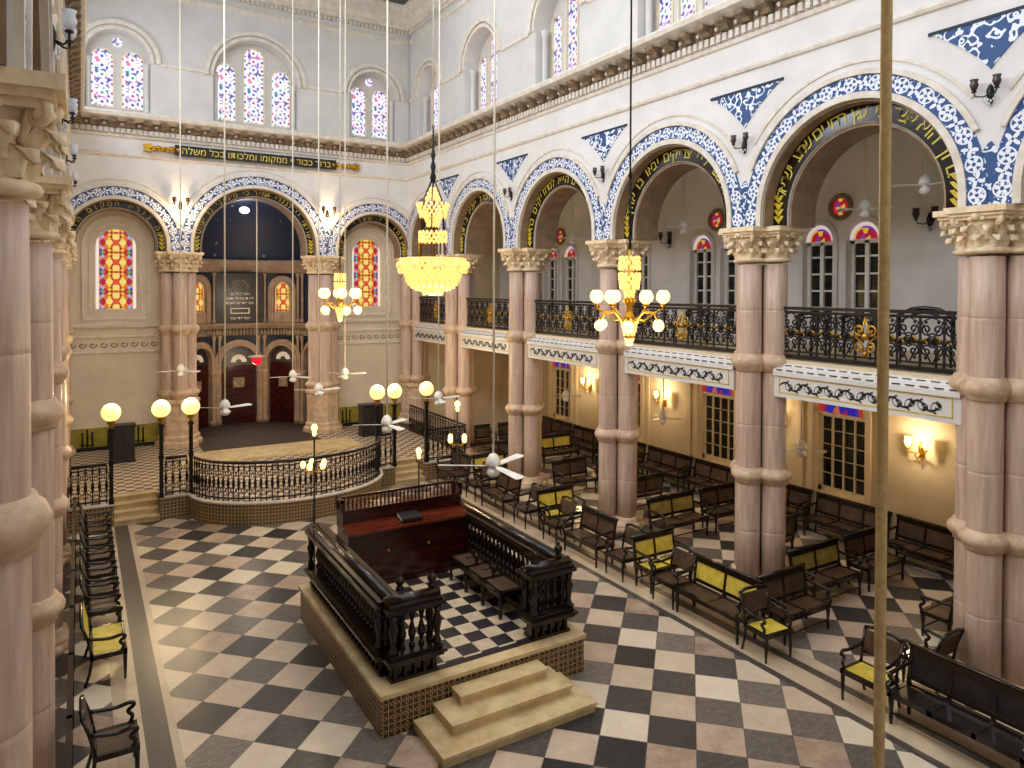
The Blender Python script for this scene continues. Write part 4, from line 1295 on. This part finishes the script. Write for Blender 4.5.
# inner bench of the reading platform
for i, (x, y) in enumerate([(6.05, 11.75), (6.05, 11.0), (6.05, 10.25)]):
    pass
t = thing('platform_bench', 'low backless bench of three cane panels inside the reading platform, right side', 'bench', (6.08, 10.95, bz), pi/2)
for k in (-1, 0, 1):
    m = MB(); m.box(k*.62-.27, k*.62+.27, -.17, .19, .42, .45); m.build('seat', M_cane_d, t)
m = MB(); m.box(-.95, .95, -.22, -.17, .36, .46); m.box(-.95, .95, .19, .24, .36, .46)
for x in (-.93, -.31, .31, .93): m.box(x-.04, x+.04, -.2, .22, .37, .46)
m.build('seat_frame', M_black, t)
for x in (-.91, -.31, .31, .91):
    for y in (-.19, .21):
        m = MB(); m.lathe([(.03, 0), (.04, .1), (.025, .16), (.045, .3), (.04, .37)], x, y, 0, 8); m.build('leg', M_black, t)
for x in (-.31, .31):
    m = MB(); m.lathe([(.04, .46), (.03, .5), (.05, .58), (.02, .66)], x, 0, 0, 8); m.tube([(x, 0, .62), (x, .2, .62)], .02, 6); m.build('arm_post', M_black, t)

# ================================================================== BOWED RAILING + LAMP POSTS
def railing(label, pts, sp=.15, z0=PZ):
    o = pts[0]
    t = thing('iron_railing', label, 'railing', (o[0], o[1], z0))
    P = [(x-o[0], y-o[1]) for x, y in pts]
    m = MB(); m.tube([(x, y, 1.0) for x, y in P], .04, 8); m.build('handrail', M_iron, t)
    m = MB(); m.tube([(x, y, .1) for x, y in P], .022, 6); m.build('lower_rail', M_iron, t)
    m = MB(); m.tube([(x, y, .9) for x, y in P], .016, 6); m.build('upper_rail', M_iron, t)
    # walk the path
    L = [0]
    for a, b in zip(P, P[1:]): L.append(L[-1]+math.dist(a, b))
    n = max(1, int(L[-1]/sp)); first = None
    for k in range(n+1):
        s_ = L[-1]*k/n; j = 0
        while j < len(L)-2 and L[j+1] < s_: j += 1
        q = (s_-L[j])/max(1e-6, L[j+1]-L[j]); x = P[j][0]+(P[j+1][0]-P[j][0])*q; y = P[j][1]+(P[j+1][1]-P[j][1])*q
        if first is None:
            m = MB(); m.lathe([(.018, .02), (.014, .3), (.03, .4), (.045, .47), (.03, .54), (.014, .64), (.014, .8), (.03, .86), (.014, .9), (.014, .98)], n=7)
            for sg in (-1, 1): m.tube([(sg*.02, 0, .2), (sg*.06, 0, .28), (sg*.03, 0, .38)], .009, 4); m.tube([(sg*.02, 0, .82), (sg*.06, 0, .74), (sg*.03, 0, .64)], .009, 4)
            first = m.build('baluster', M_iron, t); first.location = (x, y, 0)
        else:
            c = first.copy(); COL.objects.link(c); c.parent = t; c.location = (x, y, 0)
    return t
railing('bowed black iron railing along the curved front of the platform', [(EC[0]-(ERX-.08)*cos(pi*i/24), EC[1]-(ERY-.08)*sin(pi*i/24)) for i in range(1, 24)], .135)
railing('short straight iron railing between the left platform steps and the bow', [(1.9, 20.5), (2.4, 20.5)])
railing('short straight iron railing between the bow and the right platform steps', [(7.76, 20.5), (8.1, 20.5)])
railing('iron railing left of the left platform steps', [(-.2, 20.5), (.56, 20.5)])
railing('iron railing right of the right platform steps', [(9.36, 20.5), (10.62, 20.5)])
railing('iron railing down the right side of the platform', [(10.72, 20.65), (10.72, 25.2)], .2)
post = None
lps = [(.66, 20.47, 'left of the left platform steps'), (1.79, 20.47, 'right of the left platform steps'), (2.5, 20.5, 'where the bowed railing begins on the left'),
       (7.66, 20.5, 'where the bowed railing ends on the right'), (8.2, 20.47, 'left of the right platform steps'), (9.26, 20.47, 'right of the right platform steps')]
for x, y, nm in lps:
    lab = 'black iron post carrying a glowing round globe, '+nm
    if post is None:
        post = thing('globe_lamp_post', lab, 'lamp', (x, y, PZ), 0, 'globe lamps on the platform railing')
        m = MB(); m.box(-.06, .06, -.06, .06, 0, .12); m.box(-.045, .045, -.045, .045, .12, 1.85); m.box(-.06, .06, -.06, .06, 1.0, 1.1); m.box(-.065, .065, -.065, .065, 1.83, 1.9); m.build('post', M_iron, post)
        m = MB(); m.lathe([(.05, 1.9), (.03, 1.95), (.09, 2.02), (.1, 2.1), (.12, 2.12)], n=14); m.build('globe_holder', M_gold, post)
        m = MB(); m.sphere((0, 0, 2.3), .225, 24, 1, m=14); m.build('globe', M_glow, post)
        kids_cache(post)
    else: dup(post, (x, y, PZ), 0, lab)
for nm, x, w, lab in (('l', 1.15, .62, 'near-black wooden cabinet against the left end of the back wall'), ('r', 9.2, .75, 'black wooden cabinet behind the lamps at the right of the platform')):
    t = thing('wooden_cabinet', lab, 'cabinet', (x, 25.35, PZ))
    m = MB(); m.box(-w/2, w/2, -.22, .22, .08, 1.1); m.box(-w/2-.03, w/2+.03, -.25, .25, 1.1, 1.16); m.box(-w/2-.02, w/2+.02, -.24, .24, 0, .08); m.build('body', M_cabinet, t)
    m = MB(); m.box(-w/2+.03, -.01, -.24, -.22, .12, 1.06); m.build('door', M_cabinet, t)
    m = MB(); m.box(.01, w/2-.03, -.24, -.22, .12, 1.06); m.build('door', M_cabinet, t)

# ================================================================== GALLERY RAILINGS
def scroll(m, cx, cz, r, turns, up, h, th=.012, y=0, n=14, st=0):
    m.tube([(cx+h*(r*.15+r*.85*t/n)*cos(st+t/n*turns*2*pi), y, cz+up*(r*.15+r*.85*t/n)*sin(st+t/n*turns*2*pi)) for t in range(n+1)], th, 5)
GR = None
gy = [(CY[i]+.5, CY[i+1]-.5) for i in range(5)]
for i, (a, b) in enumerate(gy):
    lab = ['black iron scrollwork gallery railing just outside the right edge, before the nearest column', 'black iron scrollwork gallery railing between the first and second right columns', 'black iron scrollwork gallery railing between the second and third right columns', 'black iron scrollwork gallery railing between the third and fourth right columns', 'black iron scrollwork gallery railing between the fourth and fifth right columns'][i]
    if GR is None:
        L = b-a
        GR = thing('gallery_railing', lab, 'railing', (11.72, (a+b)/2, 4.69), pi/2, 'gallery railings on the right')
        m = MB(); m.box(-L/2, L/2, -.05, .05, .93, .99); m.box(-L/2, L/2, -.03, .03, .88, .91); m.build('top_rail', M_iron, GR)
        m = MB(); m.box(-L/2, L/2, -.04, .04, 0, .07); m.box(-L/2, L/2, -.015, .015, .12, .15); m.build('bottom_rail', M_iron, GR)
        m = MB()
        n = 9
        for k in range(n+1): m.box(-L/2+L*k/n-.015, -L/2+L*k/n+.015, -.015, .015, .05, .9)
        for k in range(n):
            c = -L/2+L*(k+.5)/n
            if k == n//2: continue
            for h in (-1, 1):
                scroll(m, c+h*.09, .33, .105, 1.4, 1, h, .017); scroll(m, c+h*.09, .68, .1, 1.4, -1, h, .017)
                m.tube([(c+h*.02, 0, .15), (c+h*.17, 0, .45), (c+h*.04, 0, .56), (c+h*.17, 0, .8), (c, 0, .88)], .014, 5); m.sphere((c+h*.1, 0, .22), .03, 6); m.sphere((c+h*.1, 0, .8), .03, 6)
            m.sphere((c, 0, .5), .05, 8)
            m.tube([(c+.07*cos(q*pi/5), 0, .5+.07*sin(q*pi/5)) for q in range(10)], .014, 5, True)
        m.box(-L/2, L/2, -.008, .008, .12, .15); m.box(-L/2, L/2, -.008, .008, .86, .88)
        m.build('scroll_panel', M_iron, GR)
        m = MB()
        for h in (-1, 1):
            scroll(m, h*.11, .3, .1, 1.3, 1, h, .02); scroll(m, h*.11, .62, .11, 1.3, -1, h, .02)
            m.tube([(0, 0, .15), (h*.06, 0, .4), (h*.2, 0, .5), (h*.05, 0, .6), (0, 0, .85)], .018, 5)
        m.sphere((0, 0, .5), .07, 8); m.sphere((0, 0, .2), .05, 8)
        m.build('gilded_lyre', M_gold, GR)
        for k in (0, 1, 2, 3, 5, 6, 7, 8):
            c = -L/2+L*(k+.5)/n; m = MB()
            for h in (-1, 1): scroll(m, c+h*.06, .5, .065, 1.1, h, h, .02, -.02)
            m.build('gilded_rosette', M_gold, GR)
        m = MB()
        for k in range(1, n): m.sphere((-L/2+L*k/n, -.02, .5), .035, 6); m.sphere((-L/2+L*k/n, -.02, .16), .025, 6)
        for k in range(n): m.sphere((-L/2+L*(k+.5)/n, -.03, .5), .022, 6)
        m.build('gilded_stud', M_gold, GR)
        kids_cache(GR)
    else: dup(GR, (11.72, (a+b)/2, 4.69), pi/2, lab)
L5 = YB-CY[5]-.5
g = dup(GR, (11.72, CY[5]+.5+L5/2, 4.69), pi/2, 'black iron scrollwork gallery railing beyond the fifth right column'); g.scale = (L5/(gy[0][1]-gy[0][0]), 1, 1)
# rounded black bench backs glimpsed above the gallery railing
for i, (y, w) in enumerate([(7.1, .95), (8.4, .6), (9.4, .7), (10.6, .7), (12.6, .7), (16.5, .8), (20.5, .8)]):
    t = thing('gallery_settee', 'black settee back showing above the gallery railing, %s from the camera' % names[i], 'settee', (12.9, y, 4.66), -pi/2, 'settees in the gallery')
    hh = .0 if i == 0 else -.1; q_ = .08 if i == 0 else .02
    m = MB(); pts = [(-w/2, 0, .5), (-w/2, 0, .9+hh), (-w/4, 0, .94+q_*.8+hh), (0, 0, .95+q_+hh), (w/4, 0, .94+q_*.8+hh), (w/2, 0, .9+hh), (w/2, 0, .5)]
    m.tube(pts, .04, 7); m.tube([(x*.85, 0, z-.09) for x, y_, z in pts[1:-1]], .02, 6); m.build('back_frame', M_black, t)
    m = MB(); m.box(-w/2, w/2, -.5, 0, .42, .48); m.build('seat', M_black, t)
    for sx in (-1, 1):
        for sy in (0, -.46): 
            m = MB(); m.lathe([(.02, 0), (.03, .42)], sx*(w/2-.03), sy, 0, 6); m.build('leg', M_black, t)

# ================================================================== CHANDELIERS
def cord(t, z0, z1, mat):
    m = MB(); m.tube([(0, 0, z0), (0, 0, z1)], .011, 6); m.build('cord', mat, t)
def chain(m, z0, z1, r=.02):
    z1 = min(z1, z0+.9); n = int((z1-z0)/.09)
    m.tube([(0, 0, z0), (0, 0, z1)], r*.4, 5)
    for k in range(min(n, 130)):
        z = z0+(k+.5)*(z1-z0)/n
        pts = [(.022*cos(q*pi/3)*(1 if k % 2 else 0), .022*cos(q*pi/3)*(0 if k % 2 else 1), z+.045*sin(q*pi/3)) for q in range(6)]
        m.tube(pts, .008, 3, True)
ZT = 17.1
# large crystal basket chandelier
t = thing('basket_chandelier', 'large glowing crystal basket chandelier hanging in the middle of the nave', 'chandelier', (5.445, 11.77, 6.05))
z = lambda a: a-6.05
cord(t, z(8.9), ZT-6.05, M_rod)
m = MB(); chain(m, z(8.05), ZT-6.05); m.lathe([(.03, 0), (.06, .1), (.03, .2), (.05, .3), (.02, .4), (.045, .5), (.02, .62)], 0, 0, z(7.9), 10)
for k in range(6): m.tube([(.03*cos(k*pi/3), .03*sin(k*pi/3), z(7.95)), (.2*cos(k*pi/3), .2*sin(k*pi/3), z(7.55)), (.25*cos(k*pi/3), .25*sin(k*pi/3), z(6.6))], .012, 5)
m.build('chain', M_iron, t)
def beads(m, r0, z0, r1, z1, n, rows, br=.028, wob=0):
    for j in range(rows):
        q = j/max(1, rows-1); r = r0+(r1-r0)*q; zz = z0+(z1-z0)*q
        for i in range(n):
            a = 2*pi*(i+.5*(j % 2))/n
            m.sphere((r*cos(a), r*sin(a), zz+wob*sin(i*2.1)), br, 5, 1.5, m=3)
m = MB(); beads(m, .56, z(6.5), .6, z(6.32), 34, 3, .034); m.lathe([(.58, 0), (.62, .03), (.58, .05), (.58, 0)], 0, 0, z(6.5), 30); 
for k in range(10):
    a = 2*pi*k/10; m.sphere((.6*cos(a), .6*sin(a), z(6.42)), .085, 8)
m.build('rim_tier', M_crystal, t)
m = MB()
for j in range(7):
    q = j/6; r = .5*cos(q*1.05); beads(m, r, z(6.3)-.3*sin(q*1.5), r, z(6.3)-.3*sin(q*1.5), max(8, int(30*r/.5)), 1, .034)
m.lathe([(.5*cos(q*1.1/8)*.97, -.3*sin(q*1.5/8)) for q in range(9)], 0, 0, z(6.3), 20, cap=False); m.build('basket', M_crystal, t)
m = MB(); beads(m, .2, z(6.0), .17, z(5.92), 16, 3, .028); m.lathe([(.19, 0), (.16, -.1), (.02, -.14)], 0, 0, z(6.02), 14); m.build('drop_tier', M_crystal, t)
m = MB(); beads(m, .28, z(7.5), .22, z(7.3), 18, 4, .03); m.build('upper_tier', M_crystal, t)
m = MB(); beads(m, .14, z(7.3), .1, z(7.15), 10, 3, .03); m.build('neck_tier', M_crystal, t)
m = MB(); beads(m, .12, z(7.62), .05, z(7.78), 10, 3, .03); m.build('crown_tier', M_crystal, t)
m = MB(); beads(m, .24, z(7.0), .24, z(6.86), 18, 3, .03); m.build('middle_tier', M_crystal, t)
# eight and more armed chandeliers
def armed(name, label, x, y, zc, R, gr, n1, n2, top):
    t = thing(name, label, 'chandelier', (x, y, zc))
    cord(t, top+.8, ZT-zc, M_rod if x*0+y > 10 else M_iron)
    m = MB(); chain(m, top, ZT-zc); m.build('chain', M_iron, t)
    m = MB(); k = R/.42
    m.lathe([(.0, -.42*k), (.03, -.4*k), (.07, -.33*k), (.03, -.27*k), (.06, -.2*k), (.1, -.13*k), (.05, -.06*k), (.04, .05*k), (.08, .12*k), (.03, .2*k), (.02, top)], n=12); m.build('stem', M_gold, t)
    m = MB()
    beads(m, .13*k, .45*k, .11*k, .3*k, 12, 4, .025*k); beads(m, .12*k, .66*k, .13*k, .54*k, 12, 3, .025*k); beads(m, .1*k, -.14*k, .03*k, -.42*k, 9, 6, .025*k); beads(m, .06*k, .25*k, .04*k, .12*k, 8, 4, .022*k)
    m.build('crystal_drops', M_crystal, t)
    for j in range(n1):
        a = 2*pi*(j+.3)/n1; c, s_ = cos(a), sin(a)
        m = MB(); m.tube([(.05*c, .05*s_, -.1*k), (R*.45*c, R*.45*s_, -.13*k), (R*.8*c, R*.8*s_, -.02*k), (R*c, R*s_, .02*k), (R*c, R*s_, .06*k)], .014*k, 5)
        m.lathe([(.03*k, 0), (.04*k, .02*k), (.02*k, .05*k)], R*c, R*s_, .05*k, 8); A_ = m.build('arm', M_gold, t)
        m = MB(); m.lathe([(.035*k, 0), (gr*.95, gr*.5), (gr*1.05, gr), (gr*.9, gr*1.6), (gr*.6, gr*1.95), (gr*.5, gr*2.0)], R*c, R*s_, .09*k, 10); m.build('glass_shade', M_bulb, A_)
    for j in range(n2):
        a = 2*pi*(j+.8)/n2; c, s_ = cos(a), sin(a)
        m = MB(); m.tube([(.05*c, .05*s_, -.18*k), (R*.5*c, R*.5*s_, -.02*k), (R*.85*c, R*.85*s_, -.03*k), (R*.98*c, R*.98*s_, -.12*k)], .014*k, 5); A_ = m.build('arm', M_gold, t)
        m = MB(); m.sphere((R*1.0*c, R*1.0*s_, -.19*k), gr*.85, 10); m.build('glass_shade', M_bulb, A_)
    return t
armed('globe_chandelier', 'brass chandelier with two rings of glowing glass globes, in front of the third right column', 5.445, 6.38, 5.76, .38, .075, 6, 6, .7)
armed('globe_chandelier', 'small glowing chandelier hanging in front of the column right of the apse', 5.445, 17.14, 5.66, .43, .125, 6, 5, .75)

# ================================================================== CEILING FANS
FB = None
def fan(x, y, zf, label, top=ZT, R=.7, rot=0, rodm=None, first=False, n=3, grp='long-rod fans over the nave'):
    t = thing('ceiling_fan', label, 'fan', (x, y, zf), math.radians(rot), grp)
    m = MB(); m.tube([(0, 0, .15), (0, 0, top-zf)], .023 if rodm else .018, 7); m.build('rod', rodm or M_rod, t)
    m = MB(); m.lathe([(.02, .2), (.06, .18), (.1, .12), (.12, .05), (.1, 0), (.05, -.02), (.09, -.06), (.11, -.12), (.06, -.17), (0, -.18)], n=16); m.build('motor', M_white, t)
    for k in range(n):
        a = 2*pi*k/n; Mx = Matrix.Rotation(a, 4, 'Z') @ Matrix.Rotation(.18, 4, 'X')
        m = MB(); m.prism([(.1, -.02), (.2, -.05), (R-.04, -.075), (R, -.05), (R, .05), (R-.04, .075), (.2, .05), (.1, .02)], lambda p, q, d: tuple(Mx @ Vector((p, q, d))), -.006, .006)
        m.build('blade', M_white, t)
    return t
fan(5.6, 9.82, 3.2, 'large white ceiling fan just above the bench rows, right of the reading platform', R=.88, rot=28)
fan(5.5, 14.15, 3.15, 'white ceiling fan above the right platform steps', rot=35)
fan(5.6, 19.5, 3.2, 'white ceiling fan in front of the foot of the column right of the apse', rot=20)
fan(5.68, 22.6, 3.25, 'white ceiling fan in front of the right apse door', rot=60)
fan(2.89, 17.7, 3.2, 'white ceiling fan above the left part of the bowed railing', rot=25)
fan(2.6, 23.6, 3.5, 'small white ceiling fan before the column left of the apse', rot=70)
fan(7.8, 16.5, 3.2, 'white ceiling fan beside the lamp right of the platform steps', rot=15)
fan(7.15, 22.0, 3.3, 'white ceiling fan before the shaft right of the apse', rot=0)
fan(2.9, 1.77, 2.5, 'thick brass fan rod running the full height at the right of the photo', rodm=M_brass, rot=45)
for i, (y, nm) in enumerate([(8.65, 'behind the brass rod'), (13.7, 'in the second gallery arch'), (18.6, 'in the third gallery arch')]):
    fan(13.5, y, 7.62, 'white gallery ceiling fan '+nm, top=10.2, R=.55, rot=30+i*20, grp='gallery fans')
fan(13.4, 7.4, 7.95, 'white gallery ceiling fan hanging lower right, beside the nearest right capital', top=10.2, R=.55, rot=12, grp='gallery fans')
for i, (y, nm) in enumerate([(10.0, 'before the nearest arched aisle window'), (14.3, 'below the second wall lamp'), (18.8, 'below the third wall lamp')]):
    fan(13.4, y, 2.55, 'white fan under the gallery '+nm, top=4.3, R=.5, rot=55+i*15, grp='fans under the gallery')

# ================================================================== WALL LAMPS
def sconce(label, x, y, z, rz, lit, grp, clear=False):
    """wall is at local +y; arms reach to local -y"""
    t = thing('wall_lamp', label, 'wall lamp', (x, y, z), rz, grp)
    mt = M_gold if lit else M_iron
    m = MB(); m.lathe([(0, -.2), (.03, -.18), (.06, -.06), (.07, .06), (.04, .16), (0, .2)], 0, -.03, 0, 10); m.build('backplate', mt, t)
    for sg in (-1, 1):
        m = MB(); m.tube([(0, -.04, 0), (sg*.06, -.16, -.06), (sg*.17, -.22, -.04), (sg*.2, -.22, .04)], .014, 5); m.lathe([(.04, 0), (.05, .02), (.02, .04)], sg*.2, -.22, .04, 8); A_ = m.build('arm', mt, t)
        m = MB(); m.lathe([(.03, 0), (.06, .05), (.08, .12), (.06, .17), (.08, .22)], sg*.2, -.22, .07, 10); m.build('glass_shade', M_bulb if lit else (M_clearg if clear else M_sconce), A_)
    m = MB()
    for k in range(5): m.sphere((-.1+.05*k, -.12, -.12-.03*(k % 2)), .02, 5, 1.6)
    m.sphere((0, -.1, -.2), .035, 6); m.build('crystal_drops', M_clearg if not lit else M_gold, t)
    return t
for i, (y, nm) in enumerate([(8.72, 'nearest the brass rod'), (16.75, 'right of the third column from the right edge'), (20.6, 'left of the third column from the right edge'), (12.72, 'hidden by the second column')]):
    sconce('lit two-armed lamp under the gallery, '+nm, XW, y, 2.5, -pi/2, True, 'lit wall lamps in the aisle')
for i, (y, nm) in enumerate([(8.6, 'above the near settee'), (16.6, 'near the third capital'), (12.65, 'near the second capital')]):
    sconce('unlit dark lamp on the gallery wall, '+nm, XW, y, 7.5, -pi/2, False, 'unlit gallery wall lamps')
for i, y in enumerate(CY[1:]):
    sconce('dark wall lamp in the right arcade spandrel above the %s column' % ORD[i], 11.2, y, 8.82, -pi/2, False, 'spandrel lamps on the right').scale = (.75,)*3
    if i > 0: sconce('dark wall lamp with clear glass in the left arcade spandrel above the %s column' % ORD[i], -.31, y, 8.82, pi/2, False, 'spandrel lamps on the left', True)
for x, nm in ((2.93, 'left'), (7.96, 'right')): sconce('bronze wall lamp with a warm glow above the %s apse column' % nm, x, YB, 8.75, 0, False, 'lamps beside the apse arch')

# hanging sanctuary lamp
t = thing('hanging_lamp', 'red glass lamp under a pale disc hanging on a cord before the apse doors', 'lamp', (5.5, 27.0, 3.35))
m = MB(); m.tube([(0, 0, .2), (0, 0, 6.1)], .02, 6); m.build('cord', M_rod, t)
m = MB(); m.lathe([(0, .16), (.3, .15), (.32, .18), (0, .22)], n=20); m.build('disc', M_trim, t)
m = MB(); m.lathe([(0, -.15), (.1, -.12), (.18, .0), (.2, .1), (.1, .16)], n=14); m.build('glass', M_redg, t)
t = thing('apse_lamp', 'small white glowing lamp high in the navy apse vault', 'lamp', (5.45, 29.0, 9.0))
m = MB(); m.sphere((0, 0, 0), .2, 14, .7); m.build('globe', simple('cool_white_lamp', (240, 244, 255), None, 3, .4, emit=(236, 240, 255), es=1.6), t)
m = MB(); m.tube([(0, 0, .1), (0, 0, .45)], .02, 6); m.build('stem', M_iron, t)

# lamp standards around the reading platform
def standard(label, x, y, z0, ztop, zcl, n):
    t = thing('lamp_standard', label, 'lamp', (x, y, z0))
    m = MB(); m.lathe([(.08, 0), (.08, .04), (.03, .08), (.018, .2), (.018, ztop-z0-.1)], n=8)
    if n: m.lathe([(.02, -.06), (.05, -.02), (.02, .04)], 0, 0, zcl-z0, 8)
    m.build('pole', M_iron, t)
    m = MB(); m.lathe([(.025, -.1), (.04, -.06), (.03, 0)], 0, 0, ztop-z0, 8); m.sphere((0, 0, ztop-z0+.05), .06, 10, 1.2); m.build('top_light', M_bulb, t)
    for k in range(n):
        a = 2*pi*(k+.2)/n
        m = MB(); m.tube([(0, 0, zcl-z0-.12), (.12*cos(a), .12*sin(a), zcl-z0-.16), (.2*cos(a), .2*sin(a), zcl-z0-.05)], .012, 5); A_ = m.build('arm', M_gold, t)
        m = MB(); m.sphere((.2*cos(a), .2*sin(a), zcl-z0), .055, 8, 1.3); m.build('glass_shade', M_bulb, A_)
    return t
standard('tall lamp standard with lit branches at the far left corner of the reading platform', 3.66, 13.02, bz, 3.4, 2.78, 5)
standard('tall lamp standard with lit branches at the far right corner of the reading platform', 6.58, 13.02, bz, 3.6, 2.95, 4)
standard('slim black pole topped by one light behind the reading desk', 5.72, 13.0, bz, 2.74, 2.4, 0)
# cove lights near the pulpit columns
# ================================================================== LIGHTS
W = bpy.data.worlds.new('World'); SC.world = W; W.use_nodes = True
bg = W.node_tree.nodes['Background']; bg.inputs[0].default_value = (.93, .96, 1.0, 1); bg.inputs[1].default_value = 1.95
def pl(x, y, z, e, c=(1, .72, .4), r=.12, name='lamp_and_fill_light'):
    l = bpy.data.lights.new(name, 'POINT'); l.energy = e; l.color = c; l.shadow_soft_size = r
    o = bpy.data.objects.new(name, l); COL.objects.link(o); o.location = (x, y, z); return o
for x, y, nm in lps: pl(x, y-.0, PZ+2.75, 60, (1, .75, .42), .1)
for y in (8.72, 16.75, 20.6, 12.72): pl(XW-.45, y, 2.78, 34, (1, .76, .46), .06)
pl(5.445, 6.38, 5.2, 60, (1, .78, .5), .25); pl(5.445, 11.77, 5.7, 90, (1, .78, .5), .3); pl(5.445, 17.14, 5.1, 60, (1, .78, .5), .2)
for x in (2.93, 7.96): pl(x, YB-.4, 8.7, 45, (1, .66, .34), .08)
pl(5.445, 27.9, 5.6, 60, (1, .85, .65), .3); pl(5.445, 28.0, 3.0, 70, (1, .75, .5), .2); pl(5.45, 28.6, 8.7, 25, (.85, .9, 1), .15)  # warm apse points are added fill without fixtures; the cool one is the vault lamp
for x in (1.2, 9.8): pl(x, 26.3, 4.2, 0.01, (1, .8, .55), .2)

def area(loc, w, h, e, c, aim):
    l = bpy.data.lights.new('window_daylight', 'AREA'); l.shape = 'RECTANGLE'; l.size = w; l.size_y = h; l.energy = e; l.color = c
    o = bpy.data.objects.new('window_daylight', l); COL.objects.link(o); o.location = loc
    o.rotation_euler = Vector(aim).to_track_quat('-Z', 'Z').to_euler()
for i, (c, h, zb, zs) in enumerate(CLW):
    area((-.45, c, 13.0), h*1.9, 2.4, (270 if i < 4 else 180 if i < 5 else 60), (.86, .92, 1.0), (1, 0, -.05))
# ================================================================== CAMERA
cam = bpy.data.cameras.new('Camera'); co = bpy.data.objects.new('Camera', cam); COL.objects.link(co)
yaw, pit, rol = .5436, .0131, .0039
Fv = Vector((sin(yaw)*cos(pit), cos(yaw)*cos(pit), -sin(pit)))
R0 = Vector((cos(yaw), -sin(yaw), 0)); U0 = R0.cross(Fv)
Rv = R0*cos(rol)+U0*sin(rol); Uv = -R0*sin(rol)+U0*cos(rol)
mx = Matrix(((Rv.x, Uv.x, -Fv.x), (Rv.y, Uv.y, -Fv.y), (Rv.z, Uv.z, -Fv.z))).to_4x4()
mx.translation = (0, 0, 6.0)
co.matrix_world = mx
cam.sensor_fit = 'HORIZONTAL'; cam.sensor_width = 36; cam.lens = 715.4*36/1024
cam.shift_y = -(384-298.35)/1024
cam.clip_end = 200
SC.camera = co
vs = SC.view_settings; vs.view_transform = 'Standard'; vs.look = 'None'; vs.gamma = 1; vs.use_curve_mapping = False
vs.exposure = 0.15
